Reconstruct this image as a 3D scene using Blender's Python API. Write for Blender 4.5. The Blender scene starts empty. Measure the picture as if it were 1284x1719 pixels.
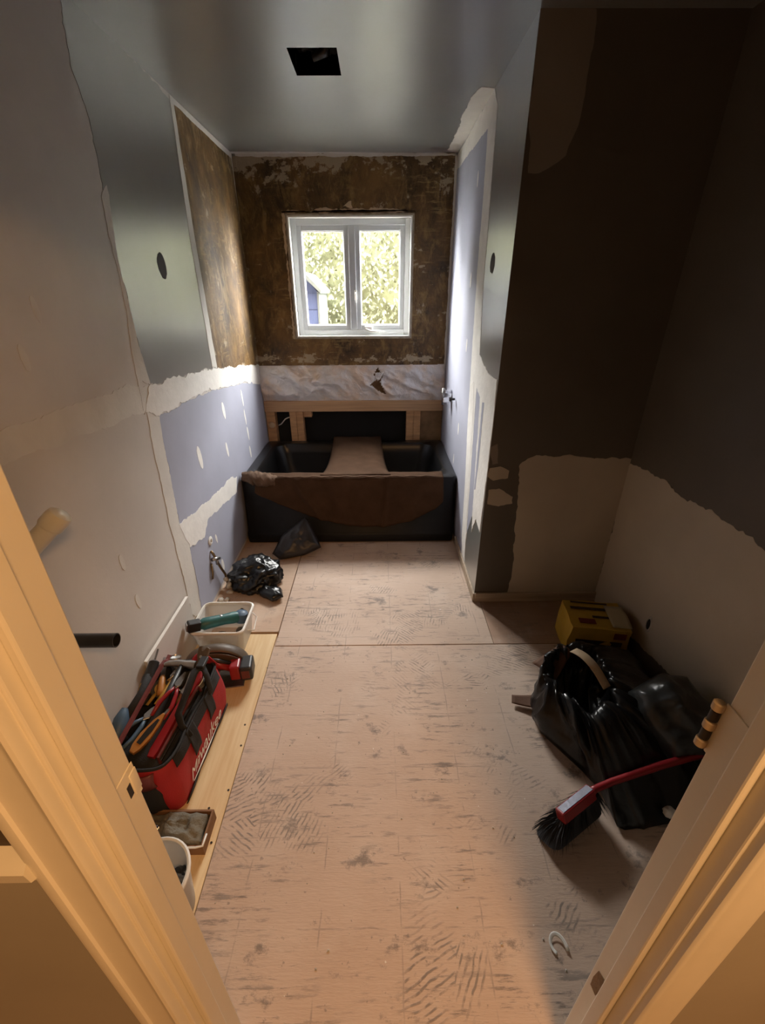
import bpy, bmesh, math, random
from mathutils import Vector, Matrix, Euler, noise, geometry

S = bpy.context.scene
C = S.collection
PI = math.pi
random.seed(7)

# ------------------------------------------------------------------ camera
CAMZ = 1.6
FPX, PITCH, YAW, ROLL = 724.6, math.radians(26.9), -0.0067, -0.0052
cy_, sy_ = math.cos(YAW), math.sin(YAW)
x0 = Vector((cy_, sy_, 0)); f0 = Vector((-sy_, cy_, 0))
fw = f0 * math.cos(PITCH) + Vector((0, 0, -math.sin(PITCH)))
u0 = f0 * math.sin(PITCH) + Vector((0, 0, math.cos(PITCH)))
rt = x0 * math.cos(ROLL) + u0 * math.sin(ROLL)
up = u0 * math.cos(ROLL) - x0 * math.sin(ROLL)
cam = bpy.data.cameras.new('camera'); co = bpy.data.objects.new('camera', cam); C.objects.link(co)
mw = Matrix.Identity(4)
for i in range(3):
    mw[i][0], mw[i][1], mw[i][2] = rt[i], up[i], -fw[i]
mw[2][3] = CAMZ
co.matrix_world = mw
cam.sensor_fit = 'VERTICAL'; cam.sensor_height = 36; cam.lens = 36 * FPX / 1719
cam.clip_start = 0.02
S.camera = co

# ------------------------------------------------------------------ light
S.view_settings.view_transform = 'Standard'; S.view_settings.look = 'None'
S.view_settings.gamma = 1; S.view_settings.use_curve_mapping = False
S.view_settings.exposure = 1.35
W = bpy.data.worlds.new('overcast_sky'); S.world = W; W.use_nodes = True
bg = W.node_tree.nodes['Background']
bg.inputs[0].default_value = (1.0, 0.985, 0.94, 1); bg.inputs[1].default_value = 34.0
W.cycles.sampling_method = 'AUTOMATIC'

def area(name, loc, rot, size, power, col, sy=None, portal=False):
    l = bpy.data.lights.new(name, 'AREA'); o = bpy.data.objects.new(name, l); C.objects.link(o)
    o.location = loc; o.rotation_euler = rot; l.energy = power; l.color = col
    if sy: l.shape = 'RECTANGLE'; l.size = size; l.size_y = sy
    else: l.shape = 'DISK'; l.size = size
    if portal: l.cycles.is_portal = True
    return o
area('window_portal', (-0.19, 3.755, 1.69), (-PI/2, 0, 0), 0.88, 1, (1, 1, 1), 0.8, True)
area('hall_ceiling_lamp', (0.475, -0.42, 2.22), (0, 0, 0), 0.32, 12.5, (1.0, 0.53, 0.21))

# ------------------------------------------------------------------ dimensions (metres)
XL, XA, XR = -0.965, 0.542, 1.242      # left wall, alcove right wall, recess right wall
YB, YN, ZC = 3.637, 2.007, 2.431       # window wall, recess wall, ceiling
YF, YH = 0.364, 0.274                  # door wall: room face, hall face
JL, JR, ZH = -0.335, 0.430, 2.06       # door jambs and head
TW = 0.09

# ------------------------------------------------------------------ node helper
class NT:
    def __init__(s, name):
        s.m = bpy.data.materials.new(name); s.m.use_nodes = True
        s.t = s.m.node_tree; s.n = s.t.nodes; s.l = s.t.links
        s.p = s.n['Principled BSDF']
        s.tc = s.n.new('ShaderNodeTexCoord').outputs['Object']
    def put(s, sock, v):
        if hasattr(v, 'is_linked') or hasattr(v, 'links'): s.l.new(v, sock)
        else:
            if isinstance(v, (tuple, list)) and len(v) == 3 and sock.type == 'RGBA': v = (*v, 1)
            sock.default_value = v
    def mapping(s, scale=(1, 1, 1), rot=(0, 0, 0), loc=(0, 0, 0), v=None):
        n = s.n.new('ShaderNodeMapping'); s.l.new(v or s.tc, n.inputs[0])
        n.inputs['Scale'].default_value = scale; n.inputs['Rotation'].default_value = rot; n.inputs['Location'].default_value = loc
        return n.outputs[0]
    def noise(s, scale, v=None, detail=5, rough=.55, dist=0, out='Fac'):
        n = s.n.new('ShaderNodeTexNoise'); s.l.new(v or s.tc, n.inputs['Vector'])
        n.inputs['Scale'].default_value = scale; n.inputs['Detail'].default_value = detail
        n.inputs['Roughness'].default_value = rough; n.inputs['Distortion'].default_value = dist
        return n.outputs[out]
    def ramp(s, f, a, b, ca=(0, 0, 0), cb=(1, 1, 1)):
        n = s.n.new('ShaderNodeValToRGB'); s.l.new(f, n.inputs[0]); e = n.color_ramp.elements
        e[0].position = a; e[1].position = b; e[0].color = (*ca, 1); e[1].color = (*cb, 1)
        return n.outputs[0]
    def math(s, op, a, b=0.0, c=0.0):
        n = s.n.new('ShaderNodeMath'); n.operation = op
        for i, v in enumerate((a, b, c)): s.put(n.inputs[i], v)
        return n.outputs[0]
    def mix(s, f, a, b):
        n = s.n.new('ShaderNodeMix'); n.data_type = 'RGBA'
        s.put(n.inputs[0], f); s.put(n.inputs[6], a); s.put(n.inputs[7], b)
        return n.outputs[2]
    def bump(s, h, strength=.2, dist=.01):
        n = s.n.new('ShaderNodeBump'); n.inputs['Strength'].default_value = strength; n.inputs['Distance'].default_value = dist
        s.l.new(h, n.inputs['Height']); s.l.new(n.outputs[0], s.p.inputs['Normal'])
    def done(s, col=None, rough=.6, metal=0.0, spec=None):
        if col is not None: s.put(s.p.inputs['Base Color'], col)
        s.put(s.p.inputs['Roughness'], rough); s.put(s.p.inputs['Metallic'], metal)
        if spec is not None: s.p.inputs['Specular IOR Level'].default_value = spec
        return s.m

def M(name, col, rough=.6, metal=0.0, var=.12, vs=5, bump=.08, bs=70, spec=None, col2=None, stretch=(1, 1, 1)):
    t = NT(name)
    n = t.noise(vs, t.mapping(stretch))
    a = tuple(max(0, c * (1 - var)) for c in col); b = col2 or tuple(min(1, c * (1 + var)) for c in col)
    c = t.ramp(n, .3, .7, a, b)
    if bump: t.bump(t.noise(bs, t.mapping(stretch), detail=3), bump)
    return t.done(c, rough, metal, spec)

MT = {}
MT['primer'] = M('beige_primer', (.60, .565, .525), .5, var=.06, vs=3, bump=.05)
MT['plaster'] = M('joint_compound', (.78, .765, .73), .75, var=.06, vs=14, bump=.25, bs=40)
MT['plaster_thin'] = M('thin_joint_compound', (.65, .625, .58), .7, var=.06, vs=9, bump=.15, bs=40)
MT['residue'] = M('plaster_residue', (.36, .30, .22), .8, var=.3, vs=22, bump=.3, bs=40)
MT['blue'] = M('blue_drywall_paper', (.37, .385, .475), .75, var=.05, vs=4, bump=.04)
MT['drypatch'] = M('grey_filler', (.10, .10, .10), .95, var=.1)
MT['taupe'] = M('taupe_wall_paint', (.118, .101, .080), .48, var=.10, vs=2.5, bump=.05)
MT['taupe_warm'] = M('taupe_repaint', (.25, .215, .18), .5, var=.06, vs=3, bump=.05)
MT['primer_right'] = M('old_cream_primer', (.50, .435, .34), .5, var=.08, vs=3, bump=.05)
MT['cream'] = M('cream_trim_paint', (.74, .69, .58), .38, var=.05, vs=4, bump=.04, bs=30)
MT['hallwall'] = M('hall_wall_paint', (.36, .325, .27), .6, var=.06, vs=3, bump=.03)
MT['hallbrown'] = M('hall_upper_brown', (.05, .03, .018), .6, var=.1)
MT['hallwhite'] = M('hall_ceiling_white', (.55, .52, .47), .7, var=.05)
MT['white_vinyl'] = M('white_window_vinyl', (.62, .65, .67), .35, var=.02, bump=0)
MT['white_plastic'] = M('white_plastic', (.80, .79, .75), .35, var=.04, bump=.02)
MT['pvc'] = M('ivory_pvc', (.66, .63, .54), .3, var=.05, bump=.02)
MT['abs'] = M('black_abs_pipe', (.018, .018, .018), .3, var=.3, vs=20, bump=.02)
MT['stud'] = M('pine_stud', (.50, .29, .14), .65, var=.22, vs=6, bump=.12, bs=25, stretch=(1, 1, 8))
MT['plate'] = M('pine_plate', (.50, .31, .17), .65, var=.2, vs=6, bump=.12, bs=25, stretch=(.3, 4, 8))
MT['osb'] = M('brown_board', (.26, .16, .08), .75, var=.35, vs=9, bump=.2, bs=30)
MT['sheath'] = M('black_building_paper', (.004, .004, .004), .9, var=.3)
MT['tub'] = M('black_tub_acrylic', (.006, .006, .0065), .30, var=.3, vs=6, bump=.03, bs=9)
MT['tub_dusty'] = M('black_apron_acrylic', (.008, .0075, .0075), .48, spec=.25, var=.45, vs=7, bump=.03, bs=9)
MT['cloth'] = M('brown_drop_cloth', (.062, .034, .020), .95, spec=.1, var=.18, vs=9, bump=.3, bs=220)
MT['cloth_pale'] = M('brown_drop_cloth_pale', (.13, .085, .06), .95, spec=.1, var=.22, vs=12, bump=.4, bs=120)  # paler brown for the bunched end and the rim fold
MT['bag'] = M('black_garbage_plastic', (.0045, .0045, .005), .29, var=.3, vs=6, bump=.5, bs=16)
MT['bag_dull'] = M('dull_black_plastic', (.022, .020, .022), .42, var=.3, vs=6, bump=.5, bs=14)
MT['bag_grey'] = M('smoky_plastic', (.03, .032, .032), .29, var=.3, vs=6, bump=.5, bs=14)
MT['red_fabric'] = M('red_tool_bag_fabric', (.40, .018, .022), .75, var=.12, vs=8, bump=.2, bs=260)
MT['black_fabric'] = M('black_tool_bag_webbing', (.014, .013, .013), .8, var=.2, vs=8, bump=.2, bs=220)
MT['red_plastic'] = M('red_tool_plastic', (.27, .013, .018), .35, var=.08, bump=.02)
MT['dark_red'] = M('maroon_painted_steel', (.14, .030, .028), .45, var=.25, vs=14, bump=.06)
MT['black_plastic'] = M('black_tool_plastic', (.016, .015, .015), .42, var=.2, bump=.05)
MT['steel'] = M('worn_steel', (.38, .37, .36), .38, 1.0, var=.25, vs=12, bump=.05)
MT['chrome'] = M('chrome', (.75, .76, .78), .15, 1.0, var=.05, bump=0)
MT['brass'] = M('old_brass', (.30, .21, .11), .4, .9, var=.2, bump=.05)
MT['orange'] = M('orange_tool_plastic', (.40, .17, .035), .45, var=.12, bump=.05)
MT['yellow'] = M('yellow_tool_plastic', (.38, .22, .035), .45, var=.12, bump=.05)
MT['bluegrip'] = M('blue_rubber_grip', (.055, .10, .16), .5, var=.15, bump=.05)
MT['teal'] = M('teal_tool_plastic', (.022, .115, .115), .45, var=.25, vs=20, bump=.08)
MT['wood_handle'] = M('worn_wood_handle', (.22, .11, .05), .6, var=.2, stretch=(6, 1, 1))
MT['rag'] = M('grey_rag', (.17, .155, .12), .9, var=.25, vs=9, bump=.4, bs=130)
MT['saw_body'] = M('dusty_brown_saw_guard', (.095, .068, .046), .5, var=.3, vs=15, bump=.08)
MT['cardboard'] = M('brown_cardboard', (.13, .062, .034), .8, var=.2, bump=.1)
MT['tape_wood'] = M('pale_wood_strip', (.56, .42, .27), .6, var=.15, stretch=(1, 5, 1))
MT['yellow_card'] = M('yellow_carton', (.52, .33, .035), .55, var=.12, vs=7, bump=.06)
MT['print_dark'] = M('dark_print', (.035, .022, .018), .6, var=.6, vs=60, bump=0)
MT['print_red'] = M('red_print', (.16, .02, .018), .6, var=.2, bump=0)
MT['tape'] = M('clear_packing_tape', (.42, .36, .22), .3, var=.1, bump=.03)
MT['bristle'] = M('black_bristles', (.013, .014, .017), .6, var=.3, bump=0)
MT['label_sheen'] = M('silver_sticker', (.10, .10, .13), .4, .3, var=.35, vs=25, bump=.1)
MT['white_paper'] = M('white_paper', (.78, .77, .74), .6, var=.04, bump=.05)
MT['hinge_paint'] = M('cream_painted_hinge', (.56, .43, .27), .4, var=.08, bump=.03)
MT['hinge_dark'] = M('dark_hinge_metal', (.022, .017, .013), .5, .3, var=.2)
MT['raw_wood'] = M('bare_chiselled_wood', (.24, .15, .08), .8, var=.3, vs=20, bump=.3)
MT['base_wood'] = M('raw_baseboard_wood', (.42, .33, .24), .7, var=.22, vs=7, bump=.12, stretch=(.4, 6, 6))
MT['gyp'] = M('gypsum_rubble', (.50, .46, .40), .9, var=.3, vs=20, bump=.4)
MT['duct'] = M('dark_duct_metal', (.03, .03, .028), .4, .6, var=.5, vs=9, bump=.3, bs=18)
MT['nail'] = M('rusty_nail', (.05, .035, .025), .6, .5, var=.3)
MT['screw_hole'] = M('wall_hole_dark', (.01, .009, .008), .9)

t = NT('grey_semi_gloss_paint')
n1 = t.noise(2.2, detail=4)
t.bump(t.noise(9, detail=4), .05, .02)
MT['gloss'] = t.done(t.ramp(n1, .3, .7, (.185, .19, .178), (.215, .22, .205)), t.ramp(t.noise(5), .3, .7, (.30, .30, .30), (.37, .37, .37)), 0, .85)
t = NT('grey_ceiling_paint')
t.bump(t.noise(7, detail=4), .05, .02)
MT['ceil'] = t.done(t.ramp(t.noise(1.8), .3, .7, (.165, .17, .16), (.195, .20, .188)), .34, 0, .85)

for k_, cr_ in (('gloss', .30), ('ceil', .34)):
    pb = MT[k_].node_tree.nodes['Principled BSDF']
    pb.inputs['Coat Weight'].default_value = 1.0; pb.inputs['Coat Roughness'].default_value = cr_; pb.inputs['Coat IOR'].default_value = 1.85 if k_ == 'gloss' else 1.6

# brown tile adhesive with trowel streaks and pale residue
t = NT('brown_tile_adhesive')
a = t.ramp(t.noise(4.5, t.mapping((1, 1, .8)), detail=9, rough=.68, dist=.4), .36, .66, (.040, .019, .005), (.205, .108, .028))
st = t.ramp(t.noise(13, t.mapping((1, 1, .45)), detail=9, rough=.74, dist=.5), .50, .62)
a = t.mix(t.math('MULTIPLY', st, .50), a, (.33, .205, .065))
wv = t.ramp(t.noise(24, t.mapping((.35, .35, 2.6)), detail=4, rough=.6), .55, .64)
a = t.mix(t.math('MULTIPLY', t.math('MULTIPLY', wv, t.ramp(t.noise(3), .48, .6)), .40), a, (.40, .28, .11))
re = t.ramp(t.noise(8, t.mapping((1, 1, .6), loc=(3, 1, 5)), detail=10, rough=.76), .61, .65)
sz = t.n.new('ShaderNodeSeparateXYZ'); t.l.new(t.tc, sz.inputs[0])
bt = t.math('MULTIPLY', t.ramp(t.math('MULTIPLY', sz.outputs[2], .1), .224, .240), t.ramp(t.math('MULTIPLY', sz.outputs[1], .1), .352, .358))
bb_ = t.math('MULTIPLY', t.ramp(t.math('MULTIPLY', sz.outputs[2], .1), .1155, .1185, (1, 1, 1), (0, 0, 0)), t.ramp(t.math('MULTIPLY', sz.outputs[2], .1), .1085, .1115))
nz = t.noise(7, t.mapping((1, 1, 1.5), loc=(1, 7, 2)), detail=8, rough=.66)
re2 = t.ramp(t.math('ADD', nz, t.math('ADD', t.math('MULTIPLY', bt, .16), t.math('MULTIPLY', bb_, .13))), .63, .665)
re = t.math('MAXIMUM', re, re2)
a = t.mix(t.math('MULTIPLY', re, .70), a, (.46, .38, .26))
t.bump(t.noise(24, t.mapping((1, 1, .7)), detail=8, rough=.7), .6, .012)
MT['mastic'] = t.done(a, t.ramp(st, 0, 1, (.55, .55, .55), (.36, .36, .36)), 0, .5)

# worn plywood subfloor with grey glue and trowel marks
def ply(name, ca, cb, marks=1.0):
    t = NT(name)
    base = t.ramp(t.noise(2.2, detail=5), .3, .7, ca, cb)
    gr = t.ramp(t.noise(10, t.mapping((.5, 14, 1)), detail=6), .35, .7)
    base = t.mix(t.math('MULTIPLY', gr, .18), base, tuple(c * .66 for c in ca))
    pale = t.ramp(t.noise(5, t.mapping(loc=(9, 2, 0)), detail=6), .52, .70)
    base = t.mix(t.math('MULTIPLY', pale, .30), base, (.66, .56, .48))
    # trowel ridges, direction changes by cell
    vo = t.n.new('ShaderNodeTexVoronoi'); vo.inputs['Scale'].default_value = 4.2; t.l.new(t.tc, vo.inputs['Vector'])
    sep = t.n.new('ShaderNodeSeparateColor'); t.l.new(vo.outputs['Color'], sep.inputs[0])
    vr = t.n.new('ShaderNodeVectorRotate'); vr.rotation_type = 'Z_AXIS'; t.l.new(t.tc, vr.inputs['Vector'])
    t.l.new(t.math('MULTIPLY', sep.outputs[0], 3.1), vr.inputs['Angle'])
    sx = t.n.new('ShaderNodeSeparateXYZ'); t.l.new(vr.outputs[0], sx.inputs[0])
    ph = t.math('ADD', t.math('MULTIPLY', sx.outputs[0], 420.0), t.math('MULTIPLY', t.noise(9, detail=3), 14.0))
    ridge = t.ramp(t.math('SINE', ph), .15, .8)
    brk = t.ramp(t.noise(28, detail=4), .40, .56)
    msk = t.ramp(t.noise(3.1, t.mapping(loc=(2.3, 5.1, 0)), detail=4), .55, .61)
    tro = t.math('MULTIPLY', t.math('MULTIPLY', ridge, brk), msk)
    # streaks along the grain
    sn = t.ramp(t.noise(7, t.mapping((1.0, 8, 1), loc=(1, 4, 0)), detail=8, rough=.74), .535, .60)
    sm = t.ramp(t.noise(3.6, t.mapping(loc=(7.7, 1.2, 0)), detail=4), .44, .58)
    stq = t.math('MULTIPLY', sn, sm)
    # glue blotches
    bl = t.ramp(t.noise(6.5, t.mapping((1, 1.3, 1), loc=(4.4, 8.2, 0)), detail=8, rough=.72), .575, .645)
    sp = t.ramp(t.noise(38, t.mapping(loc=(4, 1, 0)), detail=4, rough=.6), .66, .70)
    # ghost of the old tile grid
    sg = t.n.new('ShaderNodeSeparateXYZ'); t.l.new(t.mapping(loc=(.06, .02, 0)), sg.inputs[0])
    def grid(s_):
        d = t.math('ABSOLUTE', t.math('SUBTRACT', t.math('FRACT', t.math('ADD', t.math('DIVIDE', t.math('ADD', s_, t.math('MULTIPLY', t.noise(14, detail=2), .010)), .232), 20.0)), .5))
        return t.math('LESS_THAN', d, .009)
    g = t.math('MULTIPLY', t.math('MAXIMUM', grid(sg.outputs[0]), grid(sg.outputs[1])), t.ramp(t.noise(9, t.mapping(loc=(3, 3, 0)), detail=5), .44, .56))
    f = t.math('MAXIMUM', t.math('MULTIPLY', tro, .85), t.math('MULTIPLY', stq, .80))
    f = t.math('MAXIMUM', f, t.math('MULTIPLY', bl, .80))
    f = t.math('MAXIMUM', f, t.math('MULTIPLY', sp, .6))
    f = t.math('MAXIMUM', f, t.math('MULTIPLY', g, .42))
    f = t.math('MULTIPLY', f, marks)
    col = t.mix(f, base, t.ramp(t.noise(14), .3, .7, (.14, .115, .10), (.25, .21, .185)))
    wh = t.ramp(t.noise(46, t.mapping(loc=(8, 8, 0)), detail=2), .75, .78)
    col = t.mix(t.math('MULTIPLY', wh, .8), col, (.75, .72, .66))
    t.bump(t.math('ADD', t.noise(40, t.mapping((1, 6, 1)), detail=4), t.math('MULTIPLY', f, .8)), .22, .004)
    return t.done(col, .62, 0, .35)
MT['ply'] = ply('worn_plywood', (.50, .365, .28), (.60, .465, .375))
MT['ply_clean'] = ply('worn_plywood_clean', (.48, .33, .23), (.55, .40, .30), .4)
MT['ply_red_shaded'] = ply('reddish_plywood_shaded', (.33, .20, .135), (.42, .28, .20), .7)  # shade beside the recess is put into this darker, redder sheet colour
t = NT('new_pine_plywood')
gr = t.ramp(t.noise(5, t.mapping((9, .7, 1)), detail=5, dist=.6), .35, .7, (.66, .46, .24), (.76, .59, .35))
kn = t.ramp(t.noise(8, t.mapping((1.4, .8, 1), loc=(2, 2, 0)), detail=3), .68, .78)
MT['pine'] = t.done(t.mix(t.math('MULTIPLY', kn, .6), gr, (.36, .19, .08)), .6)

# crumpled foil sheet
t = NT('silver_foil_barrier')
t.bump(t.noise(11, t.mapping((1, 1, 1.4), rot=(0, .5, 0)), detail=5, rough=.6, dist=1.2), .75, .02)
MT['foil'] = t.done(t.ramp(t.noise(7, t.mapping(loc=(2, 0, 3))), .45, .65, (.74, .73, .74), (.74, .62, .52)), .50, .45)
# window glass and clear tub plastic
t = NT('window_glass')
tr = t.n.new('ShaderNodeBsdfTransparent'); gl = t.n.new('ShaderNodeBsdfGlossy'); gl.inputs['Roughness'].default_value = .02
mx = t.n.new('ShaderNodeMixShader'); mx.inputs[0].default_value = .05
t.l.new(tr.outputs[0], mx.inputs[1]); t.l.new(gl.outputs[0], mx.inputs[2]); t.l.new(mx.outputs[0], t.n['Material Output'].inputs[0])
MT['glass'] = t.m
t = NT('translucent_tub_plastic')
t.done((.80, .79, .76), .3)
tr = t.n.new('ShaderNodeBsdfTransparent'); mx = t.n.new('ShaderNodeMixShader'); mx.inputs[0].default_value = .62
t.l.new(tr.outputs[0], mx.inputs[1]); t.l.new(t.p.outputs[0], mx.inputs[2]); t.l.new(mx.outputs[0], t.n['Material Output'].inputs[0])
MT['clear_tub'] = t.m
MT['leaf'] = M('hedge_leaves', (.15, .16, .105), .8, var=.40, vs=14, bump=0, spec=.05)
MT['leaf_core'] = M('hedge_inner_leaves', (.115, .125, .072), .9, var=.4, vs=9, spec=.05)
MT['facade_shade'] = M('dark_shade_facade', (.10, .065, .05), .9, var=.2, spec=.1)  # kept dark so the unseen facade bounces little light onto the hedge
MT['lawn'] = M('patio', (.20, .20, .18), .9, var=.3)
MT['shed_wall'] = M('blue_grey_siding', (.04, .05, .09), .8, var=.06, spec=.05)
MT['shed_trim'] = M('white_fascia', (.075, .082, .075), .8, var=.03, spec=.05)

# ------------------------------------------------------------------ mesh helpers
def obj(name, bm, mat, parent=None, smooth=False, kind=None):
    if isinstance(bm, bmesh.types.BMesh):
        me = bpy.data.meshes.new(name); bmesh.ops.recalc_face_normals(bm, faces=bm.faces[:]); bm.to_mesh(me); bm.free()
    else: me = bm
    if smooth:
        for p in me.polygons: p.use_smooth = True
        if smooth is not True: me.set_sharp_from_angle(angle=math.radians(smooth))
    me.materials.append(MT[mat] if isinstance(mat, str) else mat)
    o = bpy.data.objects.new(name, me); C.objects.link(o)
    if parent: o.parent = parent
    if kind: o['kind'] = kind
    return o
def thing(name, label, cat, loc=(0, 0, 0), rot=(0, 0, 0), group=None):
    o = bpy.data.objects.new(name, None); C.objects.link(o); o.empty_display_size = .05
    o.location = loc; o.rotation_euler = rot if isinstance(rot, (tuple, Euler)) else (0, 0, rot)
    o['label'] = label; o['category'] = cat
    if group: o['group'] = group
    return o
def tag(o, label, cat, group=None):
    o['label'] = label; o['category'] = cat
    if group: o['group'] = group
    return o
def struct(o): o['kind'] = 'structure'; return o
def aim(p0, p1, roll=0.0):
    d = (Vector(p1) - Vector(p0)).normalized()
    return (d.to_track_quat('X', 'Z').to_matrix() @ Matrix.Rotation(roll, 3, 'X')).to_euler()
BM = bmesh.new
def box(bm, a, b, bev=0.0, seg=2, mat=None):
    x0, y0, z0 = a; x1, y1, z1 = b
    v = [bm.verts.new(p) for p in ((x0,y0,z0),(x1,y0,z0),(x1,y1,z0),(x0,y1,z0),(x0,y0,z1),(x1,y0,z1),(x1,y1,z1),(x0,y1,z1))]
    if mat is not None:
        for q in v: q.co = mat @ q.co
    fs = [bm.faces.new([v[i] for i in f]) for f in ((0,3,2,1),(4,5,6,7),(0,1,5,4),(1,2,6,5),(2,3,7,6),(3,0,4,7))]
    if bev:
        es = list({e for f in fs for e in f.edges})
        bmesh.ops.bevel(bm, geom=es, offset=bev, segments=seg, affect='EDGES', profile=.5)
    return bm
def frame_of(d):
    d = d.normalized(); a = Vector((0, 0, 1)) if abs(d.z) < .9 else Vector((1, 0, 0))
    x = d.cross(a).normalized(); return x, d.cross(x).normalized()
def tube(bm, pts, r, seg=10, caps=True, flat=1.0, upv=None):
    pts = [Vector(p) for p in pts]; n = len(pts)
    if not hasattr(r, '__len__'): r = [r] * n
    rings = []; px = None
    for i, p in enumerate(pts):
        d = pts[min(i + 1, n - 1)] - pts[max(i - 1, 0)]
        if px is None: x, y = frame_of(d)
        else:
            dn = d.normalized(); x = (px - dn * px.dot(dn)).normalized(); y = dn.cross(x)
        px = x
        rings.append([bm.verts.new(p + (x * math.cos(2*PI*k/seg) + y * math.sin(2*PI*k/seg) * flat) * r[i]) for k in range(seg)])
    for a, b in zip(rings, rings[1:]):
        for k in range(seg): bm.faces.new((a[k], a[(k+1) % seg], b[(k+1) % seg], b[k]))
    if caps:
        bm.faces.new(rings[0][::-1]); bm.faces.new(rings[-1])
    return bm
def lathe(bm, prof, seg=24, o=(0, 0, 0), axis='Z', close=False):
    rings = []
    for r, h in prof:
        ring = []
        for k in range(seg):
            a = 2*PI*k/seg; c, s = math.cos(a)*r, math.sin(a)*r
            p = {'Z': (c, s, h), 'X': (h, c, s), 'Y': (c, h, s)}[axis]
            ring.append(bm.verts.new(Vector(p) + Vector(o)))
        rings.append(ring)
    for a, b in zip(rings, rings[1:]):
        for k in range(seg): bm.faces.new((a[k], a[(k+1) % seg], b[(k+1) % seg], b[k]))
    if not close:
        bm.faces.new(rings[0][::-1]); bm.faces.new(rings[-1])
    return bm
def prism(bm, poly, axis, a, b, bev=0.0):
    def P(u, v, w): return {'X': (w, u, v), 'Y': (u, w, v), 'Z': (u, v, w)}[axis]
    A = [bm.verts.new(P(u, v, a)) for u, v in poly]; B = [bm.verts.new(P(u, v, b)) for u, v in poly]
    fs = [bm.faces.new(A[::-1]), bm.faces.new(B)]
    n = len(poly)
    for i in range(n): fs.append(bm.faces.new((A[i], A[(i+1) % n], B[(i+1) % n], B[i])))
    if bev:
        es = list({e for f in fs[:2] for e in f.edges})
        bmesh.ops.bevel(bm, geom=es, offset=bev, segments=2, affect='EDGES', profile=.5)
    return bm
def grid(bm, nu, nv, fn):
    V = [[bm.verts.new(fn(i / nu, j / nv)) for j in range(nv + 1)] for i in range(nu + 1)]
    for i in range(nu):
        for j in range(nv): bm.faces.new((V[i][j], V[i+1][j], V[i+1][j+1], V[i][j+1]))
    return V
def fbm(p, o=4): return noise.fractal(Vector(p), 1.0, 2.0, o)
def ridged(p, o=4): return noise.ridged_multi_fractal(Vector(p), 1.0, 2.0, o, 1.0, 2.0)
def solidify(o, th, off=0):
    m = o.modifiers.new('thickness', 'SOLIDIFY'); m.thickness = th; m.offset = off; return o
def subsurf(o, n=1):
    m = o.modifiers.new('smooth', 'SUBSURF'); m.levels = n; m.render_levels = n; return o
def ring_pts(w, h, r, n=6, cx=0, cy=0):
    out = []
    for sx, sy, a0 in ((1, 1, 0), (-1, 1, 90), (-1, -1, 180), (1, -1, 270)):
        for k in range(n + 1):
            a = math.radians(a0 + 90 * k / n)
            out.append((cx + sx * (w - r) + r * math.cos(a), cy + sy * (h - r) + r * math.sin(a)))
    return out
def loft(bm, loops, closed=True, cap0=False, cap1=False):
    R = [[bm.verts.new(p) for p in l] for l in loops]; n = len(R[0])
    for a, b in zip(R, R[1:]):
        for k in range(n if closed else n - 1): bm.faces.new((a[k], a[(k+1) % n], b[(k+1) % n], b[k]))
    if cap0: bm.faces.new(R[0][::-1])
    if cap1: bm.faces.new(R[-1])
    return R

# irregular thin patch on a wall plane (torn paper, plaster, paint, adhesive)
PLN = {'L': lambda u, v, d: (XL + d, u, v), 'A': lambda u, v, d: (XA - d, u, v), 'R': lambda u, v, d: (XR - d, u, v),
       'B': lambda u, v, d: (u, YB - d, v), 'N': lambda u, v, d: (u, YN - d, v), 'C': lambda u, v, d: (u, v, ZC - d)}
LIM = {'L': (YF, YB, 0, ZC), 'A': (YN, YB, 0, ZC), 'R': (YF, YN, 0, ZC), 'B': (XL, XA, 0, ZC), 'N': (XA, XR, 0, ZC), 'C': (XL, XR, YF, YB)}
def patch(name, pl, pts, lvl, mat, parent, jag=.012, seg=.014, fine=55, seed=0, th=.0009):
    L = LIM[pl]; out = []
    n = len(pts)
    for i in range(n):
        a, b = Vector(pts[i]), Vector(pts[(i+1) % n]); d = b - a
        k = max(1, int(d.length / seg)); nr = Vector((d.y, -d.x)).normalized() if d.length > 1e-6 else Vector((0, 0))
        for j in range(k):
            p = a + d * (j / k)
            q = jag * (fbm((p.x * 9 + seed, p.y * 9, seed * 3.1), 3) + .55 * fbm((p.x * fine, p.y * fine + seed, 7.7 + seed), 2))
            p = p + nr * q
            out.append((min(max(p.x, L[0]), L[1]), min(max(p.y, L[2]), L[3])))
    cl = [out[0]]
    for p in out[1:]:
        if (Vector(p) - Vector(cl[-1])).length > 1e-4: cl.append(p)
    tris = geometry.tessellate_polygon([[Vector((u, v, 0)) for u, v in cl]])
    bm = BM(); f = PLN[pl]; d1 = .0006 + lvl * th
    F = [bm.verts.new(f(u, v, d1)) for u, v in cl]; Bk = [bm.verts.new(f(u, v, -.0005)) for u, v in cl]
    for t3 in tris:
        try: bm.faces.new([F[i] for i in t3])
        except ValueError: pass
    m = len(cl)
    for i in range(m): bm.faces.new((F[i], F[(i+1) % m], Bk[(i+1) % m], Bk[i]))
    return obj(name, bm, mat, parent)
def ellipse(cx, cy, rx, ry, n=18, tilt=0.0):
    return [(cx + rx*math.cos(2*PI*k/n)*math.cos(tilt) - ry*math.sin(2*PI*k/n)*math.sin(tilt),
             cy + rx*math.cos(2*PI*k/n)*math.sin(tilt) + ry*math.sin(2*PI*k/n)*math.cos(tilt)) for k in range(n)]

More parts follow.
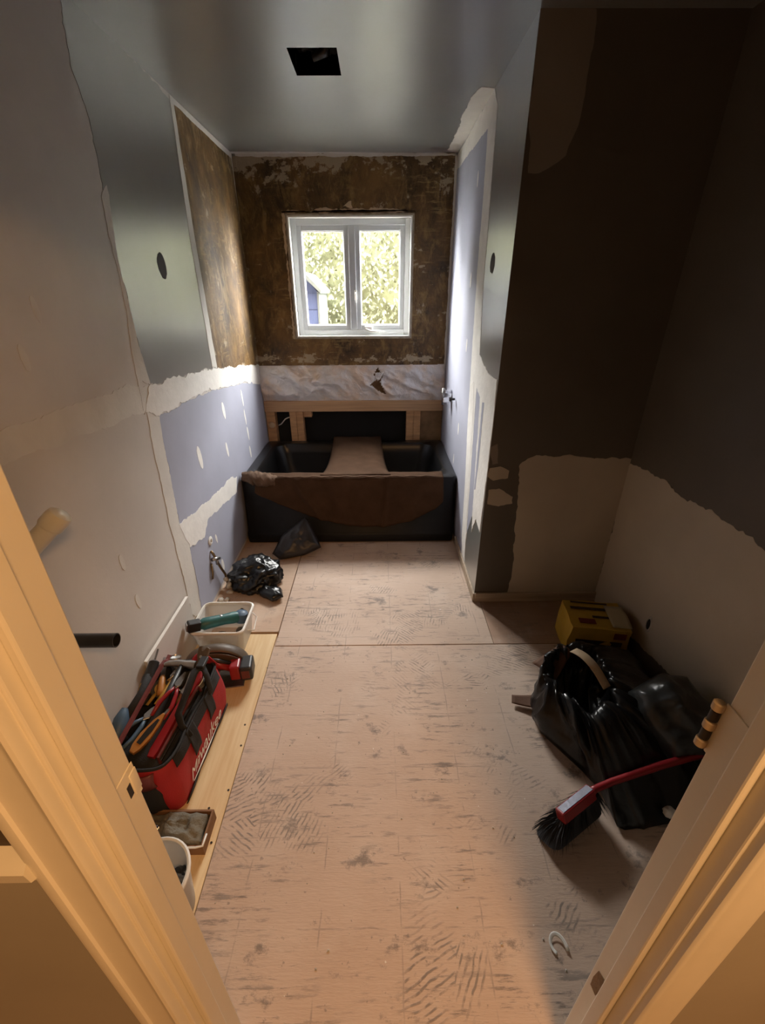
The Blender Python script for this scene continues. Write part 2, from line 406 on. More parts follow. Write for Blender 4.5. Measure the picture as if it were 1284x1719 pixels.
# ================================================================== SETTING
# ---- floor: base slab and plywood sheets
floor = struct(obj('floor', box(BM(), (-1.35, -1.6, -.12), (1.45, 3.75, -.018)), 'ply_clean'))
def sheet(x0, x1, y0, y1, z, mat, name='plywood_sheet'):
    return obj(name, box(BM(), (x0, y0, -.018), (x1, y1, z), .0015, 1), mat, floor)
sheet(-.545, 1.242, .20, 1.653, 0, 'ply')
sheet(-.539, .575, 1.657, 2.95, 0, 'ply')
sheet(-.965, -.543, 1.757, 2.95, .002, 'ply_clean')
sheet(.577, 1.242, 1.657, 2.007, -.0005, 'ply_red_shaded')
pine = sheet(-.965, -.549, .20, 1.753, -.006, 'pine', 'pine_plywood_strip')
sheet(-1.30, 1.40, -1.5, .198, 0, 'ply_clean')
for (x, y) in [(-0.546,1.517),(-0.537,1.295),(-0.571,1.211),(-0.561,1.118),(-0.558,0.945),(-0.607,0.884),(-0.562,0.777),(-0.569,0.633)]:
    nb = obj('screw_head', lathe(BM(), [(.0042, -.006), (.0042, -.0048), (.002, -.0052)], 8, (x, y, 0)), 'nail', floor)

# ---- ceiling with the fan opening
HX0, HX1, HY0, HY1 = -.340, -.150, 2.258, 2.495
bm = BM()
for a, b in (((-1.35, -1.6), (HX0, 3.75)), ((HX1, -1.6), (1.45, 3.75)), ((HX0, -1.6), (HX1, HY0)), ((HX0, HY1), (HX1, 3.75))):
    box(bm, (*a, ZC), (*b, ZC + .09))
ceiling = struct(obj('ceiling', bm, 'ceil'))
fan = thing('ceiling_fan_opening', 'square dark exhaust fan opening cut in the grey ceiling', 'vent', ((HX0+HX1)/2, (HY0+HY1)/2, ZC))
w, h = (HX1-HX0)/2, (HY1-HY0)/2
bm = BM()
rp = ring_pts(w, h, .002, 1); ro = ring_pts(w + .006, h + .006, .002, 1)
loft(bm, [[(x, y, .001) for x, y in rp], [(x, y, .20) for x, y in rp]], cap1=True)
obj('housing', bm, 'duct', fan)
bm = BM()
grid(bm, 14, 8, lambda u, v: (-w + .004 + u * (2*w - .008), h - .004 - v * .10 - .02 * math.sin(u * 7), .03 + .05 * v + .03 * ridged((u*3, v*3, 1))))
solidify(obj('crumpled_flap', bm, 'duct', fan, True), .002)
bm = BM(); tube(bm, [(.02, .05, .16), (.05, .06, .10), (.03, .08, .06), (-.02, .085, .045)], [.018, .02, .02, .016], 12)
obj('duct_hose', bm, 'bag_grey', fan, True)
bm = BM(); grid(bm, 8, 4, lambda u, v: (-w + .004 + .09 * u, -h + .004 + .05 * v * (1 - u), .008 + .03 * v + .01 * fbm((u*4, v*4, 3))))
solidify(obj('torn_edge', bm, 'duct', fan, True), .002)

# ---- walls
wall_left = struct(obj('wall_left', box(BM(), (XL - TW, YF, -.018), (XL, YB + .1, ZC)), 'primer'))
wall_alcove = struct(obj('wall_alcove_right', box(BM(), (XA, YN + TW, -.018), (XA + TW, YB + .1, ZC)), 'gloss'))
wall_recess = struct(obj('wall_recess_back', box(BM(), (XA, YN, -.018), (XR + TW, YN + TW, ZC)), 'taupe'))
wall_right = struct(obj('wall_right', box(BM(), (XR, YF, -.018), (XR + TW, YN, ZC)), 'taupe'))
OX0, OX1, OZ0, OZ1 = -.635, .247, 1.293, 2.085       # window opening
ZF = 1.083
bm = BM()
for a, b in (((XL, ZF), (OX0, ZC)), ((OX1, ZF), (XA, ZC)), ((OX0, ZF), (OX1, OZ0)), ((OX0, OZ1), (OX1, ZC))):
    box(bm, (a[0], YB, a[1]), (b[0], YB + .12, b[1]))
wall_back = struct(obj('wall_back', bm, 'mastic'))
obj('sheathing', box(BM(), (XL, YB + .105, -.018), (XA, YB + .12, ZF)), 'sheath', wall_back)
# front (door) wall and the hall
bm = BM()
box(bm, (XL - TW, YH, -.018), (JL - .02, YF, ZC)); box(bm, (JR + .02, YH, -.018), (1.41, YF, ZC)); box(bm, (JL - .02, YH, ZH + .02), (JR + .02, YF, ZC))
wall_front = struct(obj('wall_front', bm, 'hallwall'))
HXL, HXR, HYB = -1.25, 1.35, -1.5
struct(obj('wall_hall_left', box(BM(), (HXL - .06, HYB, -.018), (HXL, YH, ZC)), 'hallwall'))
struct(obj('wall_hall_right', box(BM(), (HXR, HYB, -.018), (HXR + .06, YH, ZC)), 'hallwall'))
struct(obj('wall_hall_back', box(BM(), (HXL - .06, HYB - .06, -.018), (HXR + .06, HYB, ZC)), 'hallwall'))
# fill strips that close the hall beyond the bathroom side walls
struct(obj('wall_hall_return', box(BM(), (HXL - .06, YH, -.018), (XL - TW, YF, ZC)), 'hallwall'))
# darker brown upper hall wall and chair rail left of the door
up_brown = obj('upper_wall_brown', box(BM(), (HXL, YH - .003, 1.03), (JL - .075, YH, ZC)), 'hallbrown', wall_front)
bm = BM()
prism(bm, [(YH, .975), (YH - .010, .978), (YH - .012, .995), (YH - .024, 1.005), (YH - .026, 1.025), (YH - .014, 1.036), (YH, 1.04)], 'X', HXL, JL - .064)
trim_rail = obj('trim_1', bm, 'cream', None, 30); struct(trim_rail)

# door frame
door = bpy.data.objects.new('door_1', None); C.objects.link(door); struct(door); door.location = ((JL + JR)/2, (YH + YF)/2, 0)
def dpart(name, bm, mat, par=door, sm=False):
    bmesh.ops.translate(bm, verts=bm.verts[:], vec=-door.location)
    return obj(name, bm, mat, par, sm)
jl = dpart('jamb', box(BM(), (JL - .02, YH, 0), (JL, YF, ZH + .02), .0025), 'cream')
jr = dpart('jamb', box(BM(), (JR, YH, 0), (JR + .02, YF, ZH + .02), .0025), 'cream')
dpart('head_jamb', box(BM(), (JL, YH, ZH), (JR, YF, ZH + .02), .002), 'cream')
dpart('door_stop', box(BM(), (JL, .289, 0), (JL + .012, .320, ZH), .003), 'cream')
dpart('door_stop', box(BM(), (JR - .012, .297, 0), (JR, .325, ZH), .003), 'cream')
dpart('door_stop', box(BM(), (JL + .012, .293, ZH - .012), (JR - .012, .322, ZH), .003), 'cream')
def casing_profile(s, x):   # (x, y) profile, s = outward direction
    P = [(0, 0), (0, -.010), (.002, -.0145), (.006, -.016), (.010, -.0145), (.013, -.0125), (.017, -.0122), (.040, -.0128), (.046, -.0140),
         (.048, -.0175), (.054, -.019), (.061, -.0175), (.062, -.004), (.062, 0)]
    return [(x + s * a, YH + b) for a, b in P]
dpart('casing', prism(BM(), casing_profile(-1, JL - .005), 'Z', 0, ZH + .06), 'cream', sm=35)
dpart('casing', prism(BM(), [(JR + .005 + a, YH + b) for a, b in [(0, 0), (0, -.010), (.002, -.0125), (.005, -.0135), (.009, -.0135), (.011, -.0125), (.046, -.0125), (.048, -.0135), (.058, -.0140), (.062, -.012), (.062, 0)]], 'Z', 0, ZH + .06), 'cream', sm=35)
bm = BM(); prism(bm, [(YH + b, ZH + .005 + a) for a, b in [(0, 0), (0, -.012), (.006, -.016), (.013, -.0125), (.046, -.014), (.054, -.019), (.062, -.0175), (.062, 0)]], 'X', JL - .005, JR + .005)
dpart('casing', bm, 'cream', sm=35)
# strike plate on the latch jamb (recess, lip and hole)
bm = BM(); box(bm, (JL - .0005, .325, .985), (JL + .0012, .366, 1.045), .0006, 1)
sp = dpart('strike_plate', bm, 'cream')
bm = BM(); box(bm, (JL + .0012, .342, 1.002), (JL + .0018, .350, 1.024))
dpart('latch_hole', bm, 'hinge_dark', sp)
bm = BM(); box(bm, (JL + .0004, .352, .994), (JL + .0026, .3665, 1.034), .001, 2)
dpart('strike_lip', bm, 'cream', sp, True)
# middle hinge left on the hinge jamb: knuckles of the removed door
hx, hy = JR - .006, YF + .006
bm = BM(); box(bm, (JR - .0018, YF - .034, 1.055), (JR + .0005, YF + .002, 1.145), .0006, 1)
hg = dpart('hinge', bm, 'cream')
for k, z in enumerate((1.060, 1.094, 1.128)):
    bm = BM(); lathe(bm, [(.0055, 0), (.0072, .0015), (.0072, .0125), (.0055, .014)], 14, (hx, hy, z)); dpart('knuckle', bm, 'hinge_paint', hg, 40)
for z in (1.076, 1.110):
    bm = BM(); lathe(bm, [(.0058, 0), (.0058, .017)], 12, (hx, hy, z)); dpart('hinge_pin', bm, 'hinge_dark', hg, 40)
bm = BM(); prism(bm, [(YF - .030, .325), (YF - .012, .318), (YF - .010, .350), (YF - .014, .392), (YF - .030, .405), (YF - .034, .36)], 'X', JR - .0012, JR + .0005)
dpart('hinge_mortise', bm, 'raw_wood')

# ---- left wall surfaces
P = lambda *a, **k: patch(*a, **k)
P('old_paint', 'L', [(1.822,2.557),(1.891,2.402),(1.861,2.245),(1.899,2.125),(1.881,1.944),(1.849,1.781),(1.863,1.578),(1.857,1.417),(1.867,1.263),(2.162,1.245),(2.676,1.214),(2.652,1.858),(2.684,2.41),(2.068,2.449)], 1, 'gloss', wall_left, jag=.014, seed=1)
P('tile_adhesive', 'L', [(2.696,2.42),(3.599,2.417),(3.69,1.08),(2.671,1.205),(2.652,1.858)], 2, 'mastic', wall_left, jag=.008, seed=2)
P('blue_drywall', 'L', [(1.883,1.126),(2.497,1.105),(3.636,0.981),(3.643,0.402),(3.894,0.018),(2.778,-0.026),(2.027,0.0),(1.845,0.056),(1.881,0.467),(1.828,0.616)], 1, 'blue', wall_left, jag=.010, seed=3)
P('plaster_band', 'L', [(1.876,1.259),(2.172,1.238),(2.673,1.208),(3.692,1.084),(3.615,0.942),(3.19,1.033),(2.5,1.111),(2.1,1.128),(1.871,1.124),(1.765,1.166)], 3, 'plaster', wall_left, jag=.016, seed=4)
P('plaster_band', 'L', [(1.906,1.948),(1.854,1.905),(1.835,1.724),(1.834,1.547),(1.791,1.38),(1.769,1.174),(1.881,1.121),(1.828,0.616),(1.881,0.467),(1.83,0.141),(1.818,0.038),(1.741,0.144),(1.747,0.397),(1.751,0.658),(1.77,0.995),(1.817,1.284),(1.876,1.259),(1.857,1.417),(1.863,1.578),(1.864,1.764)], 2, 'plaster_thin', wall_left, jag=.008, seed=5)
P('plaster_band', 'L', [(1.826,0.611),(2.08,0.58),(2.403,0.542),(2.641,0.539),(2.713,0.501),(2.664,0.408),(2.408,0.447),(2.142,0.476),(2.056,0.418),(1.946,0.439),(1.877,0.459)], 3, 'plaster', wall_left, jag=.014, seed=6)
P('plaster_band', 'L', [(1.046,1.295),(1.212,1.294),(1.431,1.292),(1.71,1.285),(1.845,1.26),(1.785,1.166),(1.55,1.18),(1.264,1.199),(1.101,1.21),(1.007,1.221)], 1, 'plaster_thin', wall_left, jag=.012, seed=7)
BLUE_SPOTS = [(2.679,0.952),(2.207,0.817),(2.625,0.719),(3.082,0.946),(3.085,0.81),(3.096,0.683),(3.089,0.548),(2.204,0.312),(2.221,0.12)]
SPOT_R = [(.020,.055),(.020,.066),(.016,.050),(.014,.06),(.014,.06),(.014,.055),(.014,.05),(.012,.034),(.018,.04)]
for (u, v), (ra, rb) in zip(BLUE_SPOTS, SPOT_R):
    P('screw_filler', 'L', ellipse(u, v, ra, rb, 16, .12), 2, 'plaster', wall_left, jag=.006, seed=u)
for (u, v) in [(1.362,0.705),(1.38,0.509),(1.246,1.448),(1.351,1.562)]:
    P('screw_filler', 'L', ellipse(u, v, .012, .035, 14, .1), 1, 'plaster_thin', wall_left, jag=.004, seed=v)
(u, v), = [(2.221,1.711)]
P('anchor_patch', 'L', ellipse(u, v, .042, .052, 22), 2, 'drypatch', wall_left, jag=.008, seed=9)
# beads of old caulk where the adhesive ends
P('caulk_bead', 'L', [(2.674,2.428),(2.71,2.41),(2.686,1.861),(2.692,1.205),(2.616,1.217),(2.618,1.855)], 3, 'plaster_thin', wall_left, jag=.003, seed=10)
P('caulk_bead', 'L', [(2.674,2.428),(3.603,2.424),(3.588,2.396),(2.707,2.404)], 3, 'plaster_thin', wall_left, jag=.003, seed=11)

# ---- window wall surfaces
P('caulk_bead', 'B', [(XL, ZC), (XA, ZC), (XA, ZC - .018), (XL, ZC - .018)], 2, 'plaster_thin', wall_back, jag=.006, seed=12)
P('corner_bead', 'B', [(XL, ZF), (XL + .022, ZF), (XL + .022, ZC), (XL, ZC)], 2, 'mastic', wall_back, jag=.01, seed=17)
P('caulk_bead', 'B', [(XA, ZF), (XA, ZC), (XA - .018, ZC), (XA - .018, ZF)], 2, 'plaster_thin', wall_back, jag=.004, seed=18)

# torn foil below the adhesive
bm = BM()
FX0, FX1, FZ0, FZ1 = XL + .003, XA - .004, .795, ZF + .004
TEAR = [(-0.008,1.063),(0.03,0.993),(0.01,0.956),(0.059,0.85),(-0.01,0.884),(-0.068,0.928),(-0.028,0.97),(-0.042,1.013)]
def inside(p, poly):
    c = False; n = len(poly)
    for i in range(n):
        (x1, y1), (x2, y2) = poly[i], poly[i-1]
        if (y1 > p[1]) != (y2 > p[1]) and p[0] < (x2 - x1) * (p[1] - y1) / (y2 - y1) + x1: c = not c
    return c
V = grid(bm, 150, 34, lambda u, v: (FX0 + u * (FX1 - FX0), YB + .012 - .020 * (.5 + .5 * math.sin(3 * u + 2)) * math.sin(PI * v)
         - .022 * ridged((u * 9 + v * 1.7, v * 1.6 - u * 2.2, 2.2), 4) * (.35 + .65 * math.sin(PI * v)) + .012 * fbm((u * 9, v * 3, 5)) * math.sin(PI * v), FZ0 + v * (FZ1 - FZ0)))
bmesh.ops.delete(bm, geom=[f for f in bm.faces if inside((f.calc_center_median().x, f.calc_center_median().z), TEAR)], context='FACES')
solidify(obj('foil_vapour_barrier', bm, 'foil', wall_back, True), .0008)
obj('backing_board', box(BM(), (XL, YB + .03, .80), (XA, YB + .04, ZF)), 'osb', wall_back)
bm = BM(); grid(bm, 8, 8, lambda u, v: (-.03 + .07 * u * (1 - .5 * v), YB - .02 - .02 * v * u, 1.03 - .06 * v + .02 * fbm((u * 4, v * 4, 1))))
solidify(obj('foil_torn_flap', bm, 'foil', wall_back, True), .0008)

# framing below: plate, studs, board
obj('wall_plate', box(BM(), (XL + .004, YB - .012, .712), (XA - .006, YB + .09, .800), .003), 'plate', wall_back)
for x0_, x1_ in ((-.958, -.885), (-.760, -.648), (.232, .352)):
    if x1_ - x0_ > .09:
        m_ = (x0_ + x1_) / 2
        obj('wall_stud', box(BM(), (x0_, YB + .004, .02), (m_ - .001, YB + .092, .712), .002), 'stud', wall_back)
        obj('wall_stud', box(BM(), (m_ + .001, YB + .008, .02), (x1_, YB + .092, .712), .002), 'stud', wall_back)
    else: obj('wall_stud', box(BM(), (x0_, YB + .004, .02), (x1_, YB + .092, .712), .002), 'stud', wall_back)
obj('backing_board', box(BM(), (.354, YB + .03, .02), (XA - .004, YB + .045, .712)), 'osb', wall_back)
bm = BM(); box(bm, (-.648, YB + .03, .655), (-.575, YB + .09, .712), .003); obj('wood_block', bm, 'stud', wall_back)
cab = obj('cable', tube(BM(), [(-.87, YB + .05, .58), (-.84, YB + .02, .60), (-.80, YB + .01, .645), (-.775, YB + .02, .655), (-.765, YB + .05, .65)], .005, 8), 'white_plastic', None, True)
tag(cab, 'pale cable poking out of the dark stud cavity beside the tub', 'cable')
bm = BM(); lathe(bm, [(.0, 0), (.022, .003), (.026, .012), (.016, .02), (.0, .022)], 14, axis='Y', close=True)
cap = obj('cable_grommet', bm, 'tape_wood', None, True); cap.location = (-.915, YB - .022, .60)
tag(cap, 'small pale knob on the leftmost wall stud above the tub', 'knob')

# ---- alcove right wall surfaces
P('old_paint', 'A', [(YN, 0), (YN, ZC), (YN + .75, ZC), (YN + .75, 0)], 1, 'gloss', wall_alcove, jag=0, seed=20)
P('blue_drywall', 'A', [(3.648,2.373),(2.693,2.341),(2.679,2.203),(2.525,1.309),(2.289,1.191),(2.183,0.739),(2.221,0.467),(2.359,0.228),(2.43,0.049),(2.649,-0.014),(3.659,0.413)], 2, 'blue', wall_alcove, jag=.006, seed=21)
P('plaster_band', 'A', [(2.63,2.432),(2.535,2.349),(2.513,2.008),(2.493,1.63),(2.436,1.32),(2.418,1.005),(2.341,0.323),(2.329,-0.024),(2.415,-0.036),(2.473,0.339),(2.597,0.925),(2.647,1.392),(2.68,1.746),(2.682,2.036),(2.704,2.311),(3.632,2.338),(3.668,2.419),(3.041,2.424)], 3, 'plaster', wall_alcove, jag=.008, seed=22)
P('plaster_band', 'A', [(2.627,1.272),(2.428,1.302),(2.208,1.248),(2.017,1.245),(2.003,1.022),(2.023,0.619),(2.03,0.444),(2.138,0.471),(2.215,0.339),(2.25,0.567),(2.304,1.001),(2.323,1.108),(2.503,1.153),(2.602,1.101)], 4, 'plaster', wall_alcove, jag=.010, seed=23)
P('plaster_band', 'A', [(2.602,1.101),(2.5,1.147),(2.437,0.897),(2.414,0.61),(2.342,0.237),(2.313,-0.013),(2.248,-0.107),(2.322,-0.139),(2.461,0.168),(2.515,0.569)], 4, 'plaster', wall_alcove, jag=.004, seed=24)
P('blue_drywall', 'A', [(2.256,1.089),(2.218,1.097),(2.209,0.764),(2.219,0.61),(2.247,0.598),(2.25,0.818)], 5, 'blue', wall_alcove, jag=.003, seed=25)
(u, v), = [(2.342,1.72)]
P('anchor_patch', 'A', ellipse(u, v, .045, .045, 22), 2, 'drypatch', wall_alcove, jag=.008, seed=26)
for (u, v) in [(2.864,2.143),(2.843,1.665),(2.876,0.771),(2.971,0.523),(2.813,1.311)]:
    P('screw_filler', 'A', ellipse(u, v, .014, .04, 14), 3, 'plaster', wall_alcove, jag=.005, seed=u)
P('ceiling_filler', 'C', [(0.465,3.582),(0.458,3.16),(0.446,2.74),(0.476,2.613),(0.544,2.626),(0.546,3.065),(0.54,3.664)], 1, 'plaster_thin', ceiling, jag=.012, seed=27)
P('ceiling_filler', 'C', [(-0.982,3.661),(0.545,3.692),(0.538,3.651),(-0.961,3.593)], 1, 'plaster_thin', ceiling, jag=.003, seed=28)

# ---- recess walls
P('repaint_patch', 'N', [(0.533,2.49),(0.719,2.49),(0.731,2.395),(0.726,2.278),(0.728,2.135),(0.697,2.047),(0.605,2.002),(0.563,1.998),(0.543,2.232)], 1, 'taupe_warm', wall_recess, jag=.012, fine=8, seed=30)
P('bare_primer', 'N', [(0.693,0.845),(0.769,0.888),(0.946,0.88),(1.255,0.865),(1.24,0.012),(0.738,0.018),(0.739,0.277),(0.721,0.503),(0.705,0.71)], 1, 'primer_right', wall_recess, jag=.010, seed=31)
for i, q in enumerate(([(0.547,0.824),(0.6,0.833),(0.647,0.807),(0.644,0.766),(0.573,0.757),(0.54,0.776)], [(0.554,0.704),(0.608,0.711),(0.687,0.663),(0.686,0.622),(0.614,0.609),(0.557,0.623)], [(0.542,0.926),(0.569,0.947),(0.586,0.846),(0.557,0.84)])):
    P('filler_spot', 'N', q, 1, 'primer_right' if i < 2 else 'taupe_warm', wall_recess, jag=.006, seed=32 + i)
P('bare_primer', 'R', [(2.007,0.847),(1.757,0.872),(1.576,0.842),(1.418,0.873),(1.234,0.861),(1.129,0.836),(0.765,0.811),(0.505,0.291),(2.003,-0.007)], 1, 'primer_right', wall_right, jag=.014, seed=36)
ou, ov = [(1.534,0.228)][0]
hole = obj('cable_hole', lathe(BM(), [(.016, -.002), (.022, .0), (.024, .003), (.019, .005), (.015, .001)], 12, axis='X', close=True), 'gyp', wall_right, True)
hole.location = (XR - .004, ou, ov); hole.scale = (1, .8, 1.9)
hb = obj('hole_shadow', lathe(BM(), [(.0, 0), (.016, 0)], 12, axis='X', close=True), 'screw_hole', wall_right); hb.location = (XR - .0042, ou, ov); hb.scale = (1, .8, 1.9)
# raw wood baseboards
struct(obj('baseboard_recess', box(BM(), (XA + .0, YN - .016, .0), (XR, YN - .001, .058), .002), 'base_wood'))
struct(obj('baseboard_alcove', box(BM(), (XA - .012, YN - .012, .002), (XA - .001, 2.66, .055), .002), 'base_wood'))

# ---- window
wx0, wx1, wz0, wz1 = OX0, OX1, OZ0, OZ1
win = bpy.data.objects.new('window_1', None); C.objects.link(win); struct(win); win.location = ((wx0+wx1)/2, YB + .06, wz0)
def wpart(name, bm, mat, par=win, sm=False):
    bmesh.ops.translate(bm, verts=bm.verts[:], vec=-win.location); return obj(name, bm, mat, par, sm)
def rectframe(x0, x1, z0, z1, w, y0, y1, bev=.004):
    bm = BM()
    box(bm, (x0, y0, z0), (x0 + w, y1, z1), bev); box(bm, (x1 - w, y0, z0), (x1, y1, z1), bev)
    box(bm, (x0 + w - .002, y0 + .0005, z0), (x1 - w + .002, y1, z0 + w), bev); box(bm, (x0 + w - .002, y0 + .0005, z1 - w), (x1 - w + .002, y1, z1), bev)
    return bm
wpart('jamb_extension', rectframe(wx0, wx1, wz0, wz1, .010, YB - .004, YB + .12, .001), 'white_plastic')
wpart('frame', rectframe(wx0 + .010, wx1 - .010, wz0 + .010, wz1 - .010, .040, YB + .052, YB + .118), 'white_vinyl')
mxc = -.190
wpart('mullion', box(BM(), (mxc - .026, YB + .050, wz0 + .05), (mxc + .026, YB + .118, wz1 - .05), .005), 'white_vinyl')
for s0, s1 in ((wx0 + .046, mxc - .022), (mxc + .022, wx1 - .046)):
    sh = wpart('sash', rectframe(s0, s1, wz0 + .046, wz1 - .046, .038, YB + .060, YB + .105, .005), 'white_vinyl')
    wpart('pane', box(BM(), (s0 + .034, YB + .080, wz0 + .080), (s1 - .034, YB + .083, wz1 - .080)), 'glass', sh)
    wpart('glazing_bead', rectframe(s0 + .036, s1 - .036, wz0 + .082, wz1 - .082, .007, YB + .066, YB + .078, .002), 'white_plastic', sh)
lk = wpart('lock_handle', box(BM(), (-.180, YB + .036, 1.555), (-.162, YB + .052, 1.620), .003), 'white_plastic')
bm = BM(); tube(bm, [(-.171, YB + .040, 1.605), (-.169, YB + .030, 1.590), (-.167, YB + .028, 1.535)], [.006, .006, .004], 8); wpart('lever', bm, 'white_plastic', lk, True)
ck = wpart('crank', box(BM(), (-.105, YB + .030, 1.338), (-.045, YB + .056, 1.368), .006), 'white_plastic')
bm = BM(); tube(bm, [(-.095, YB + .030, 1.350), (-.06, YB + .018, 1.334), (.010, YB + .016, 1.330)], [.007, .006, .008], 8); wpart('crank_arm', bm, 'white_plastic', ck, True)
trimw = struct(obj('trim_2', rectframe(wx0 - .012, wx1 + .012, wz0 - .012, wz1 + .012, .012, YB - .006, YB, .001), 'residue'))
P('caulk_bead', 'B', [(wx0 - .045, wz1 + .03), (wx1 + .03, wz1 + .035), (wx1 + .03, wz1 + .02), (wx0 - .03, wz1 + .016)], 1, 'mastic', wall_back, jag=.01, seed=51)
P('plaster_residue', 'B', [(wx0 - .034, wz1 + .03), (wx0 - .016, wz1 + .02), (wx0 - .016, wz0 - .01), (wx0 - .030, wz0 - .01)], 1, 'tape_wood', wall_back, jag=.012, seed=52)
P('plaster_residue', 'B', [(wx0 - .03, wz1 + .016), (wx1 + .03, wz1 + .020), (wx1 + .03, wz1 + .030), (-.2, wz1 + .045), (wx0 - .03, wz1 + .026)], 1, 'tape_wood', wall_back, jag=.012, seed=53)
P('plaster_residue', 'B', [(-.24, wz1 + .045), (-.17, wz1 + .045), (-.18, wz1 + .085), (-.22, wz1 + .075)], 1, 'tape_wood', wall_back, jag=.02, seed=54)

# ---- outside: unseen tall facade added to keep sky light off the hedge
bm = BM()
for a, b in (((-7, -.5), (OX0, 6.2)), ((OX1, -.5), (7, 6.2)), ((OX0, -.5), (OX1, OZ0)), ((OX0, OZ1), (OX1, 6.2))):
    box(bm, (a[0], YB + .121, a[1]), (b[0], YB + .15, b[1]))
struct(obj('wall_exterior_shade', bm, 'facade_shade'))
# ---- garden: patio, hedge, neighbour's shed
struct(obj('ground', box(BM(), (-14, YB + .13, -.5), (14, 30, -.4)), 'lawn'))
hedge = thing('hedge', 'tall pale green hedge filling the view outside the window', 'hedge', (-.4, 8.1, -.4))
bm = BM()
grid(bm, 60, 36, lambda u, v: (-5 + 10 * u, -.0 + .10 * fbm((u * 22, v * 9, 1)) - .25 * math.sin(PI * v), v * 3.75 + .06 * fbm((u * 30, 1, 2))))
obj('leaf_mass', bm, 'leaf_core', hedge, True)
rr = random.Random(3); vs, fc = [], []
for k in range(22000):
    u, v = rr.random(), rr.random()
    c = Vector((-4.2 + 8.4 * u, -.04 - .25 * math.sin(PI * v) - .14 * rr.random(), v * 3.75))
    e = Euler((rr.uniform(-1.1, 1.1), rr.uniform(-1.1, 1.1), rr.uniform(0, 6.28))).to_matrix()
    s_ = rr.uniform(.020, .042); b0 = len(vs)
    for q in ((-.5, 0, 0), (0, 0, -.9), (.5, 0, 0), (0, 0, .9)): vs.append(c + e @ (Vector(q) * s_ * 1.3))
    fc.append((b0, b0 + 1, b0 + 2, b0 + 3))
me = bpy.data.meshes.new('leaves'); me.from_pydata(vs, [], fc)
obj('leaves', me, 'leaf', hedge, kind='stuff')
shed = thing('garden_shed', 'blue grey shed corner with white eave behind the left pane', 'shed', (-1.35, 6.5, -.4))
obj('wall', box(BM(), (-1.4, 0, 0), (.53, 1.0, 2.02)), 'shed_wall', shed)
for k in range(10): obj('siding_board', box(BM(), (-1.4, -.012, .2 * k + .004), (.53, 0, .2 * k + .196), .003, 1), 'shed_wall', shed)
obj('corner_trim', box(BM(), (.53, -.02, 0), (.555, 1.0, 2.02)), 'shed_trim', shed)
bm = BM(); prism(bm, [(-1.5, 2.55), (.37, 2.20), (.59, 2.0), (.60, 2.04), (.385, 2.255), (-1.5, 2.61)], 'Y', -.12, 1.1); obj('roof_eave', bm, 'shed_trim', shed)
bm = BM(); prism(bm, [(-1.4, 2.02), (.53, 2.02), (.37, 2.22), (-1.4, 2.55)], 'Y', 0, 1.0); obj('gable', bm, 'shed_wall', shed)
# ================================================================== BATHTUB
ZT = .468
tub = thing('bathtub', 'black alcove bathtub under the window with a straight front apron', 'bathtub', (-.2115, 3.1, 0))
tcx, tcy = -.2115, 3.185
bm = BM()
hw, hd = .7495, .425
def tl(w, d, r, z, dx=0, dy=0, n=8): return [(x + dx, y + dy, z) for x, y in ring_pts(w, d, r, n, 0, tcy - 3.1)]
loft(bm, [tl(hw, hd, .03, .0), tl(hw, hd, .03, ZT - .03), tl(hw - .004, hd - .004, .03, ZT - .008), tl(hw - .014, hd - .014, .03, ZT),
          tl(hw - .075, hd - .085, .10, ZT), tl(hw - .085, hd - .095, .11, ZT - .010), tl(hw - .10, hd - .105, .12, ZT - .08),
          tl(hw - .13, hd - .125, .13, ZT - .26), tl(hw - .18, hd - .16, .14, ZT - .36), tl(hw - .30, hd - .24, .12, ZT - .385)], cap1=True)
obj('basin', bm, 'tub', tub, 40)
# apron: slanted skirt with rolled lip and toe ledge
prof = [(2.775, ZT - .004), (2.762, ZT - .002), (2.752, ZT - .014), (2.748, ZT - .05), (2.738, ZT - .075), (2.726, ZT - .10), (2.690, .085), (2.676, .075), (2.668, .060), (2.668, .012), (2.690, .002), (2.775, .002)]
bm = BM(); L_ = []
xs = [-.737, -.7345, -.725, -.71] + [.71, .725, .7345, .737]
for x in xs:
    e = max(0, abs(x) - .71) / .027; dyy = .05 * (1 - math.sqrt(max(0, 1 - e * e)))
    L_.append([(x, y - 3.1 + (dyy if y < 2.77 else 0), z) for y, z in prof])
loft(bm, L_, cap0=True, cap1=True)
obj('apron', bm, 'tub_dusty', tub, 45)
tag(tub, tub['label'], 'bathtub')

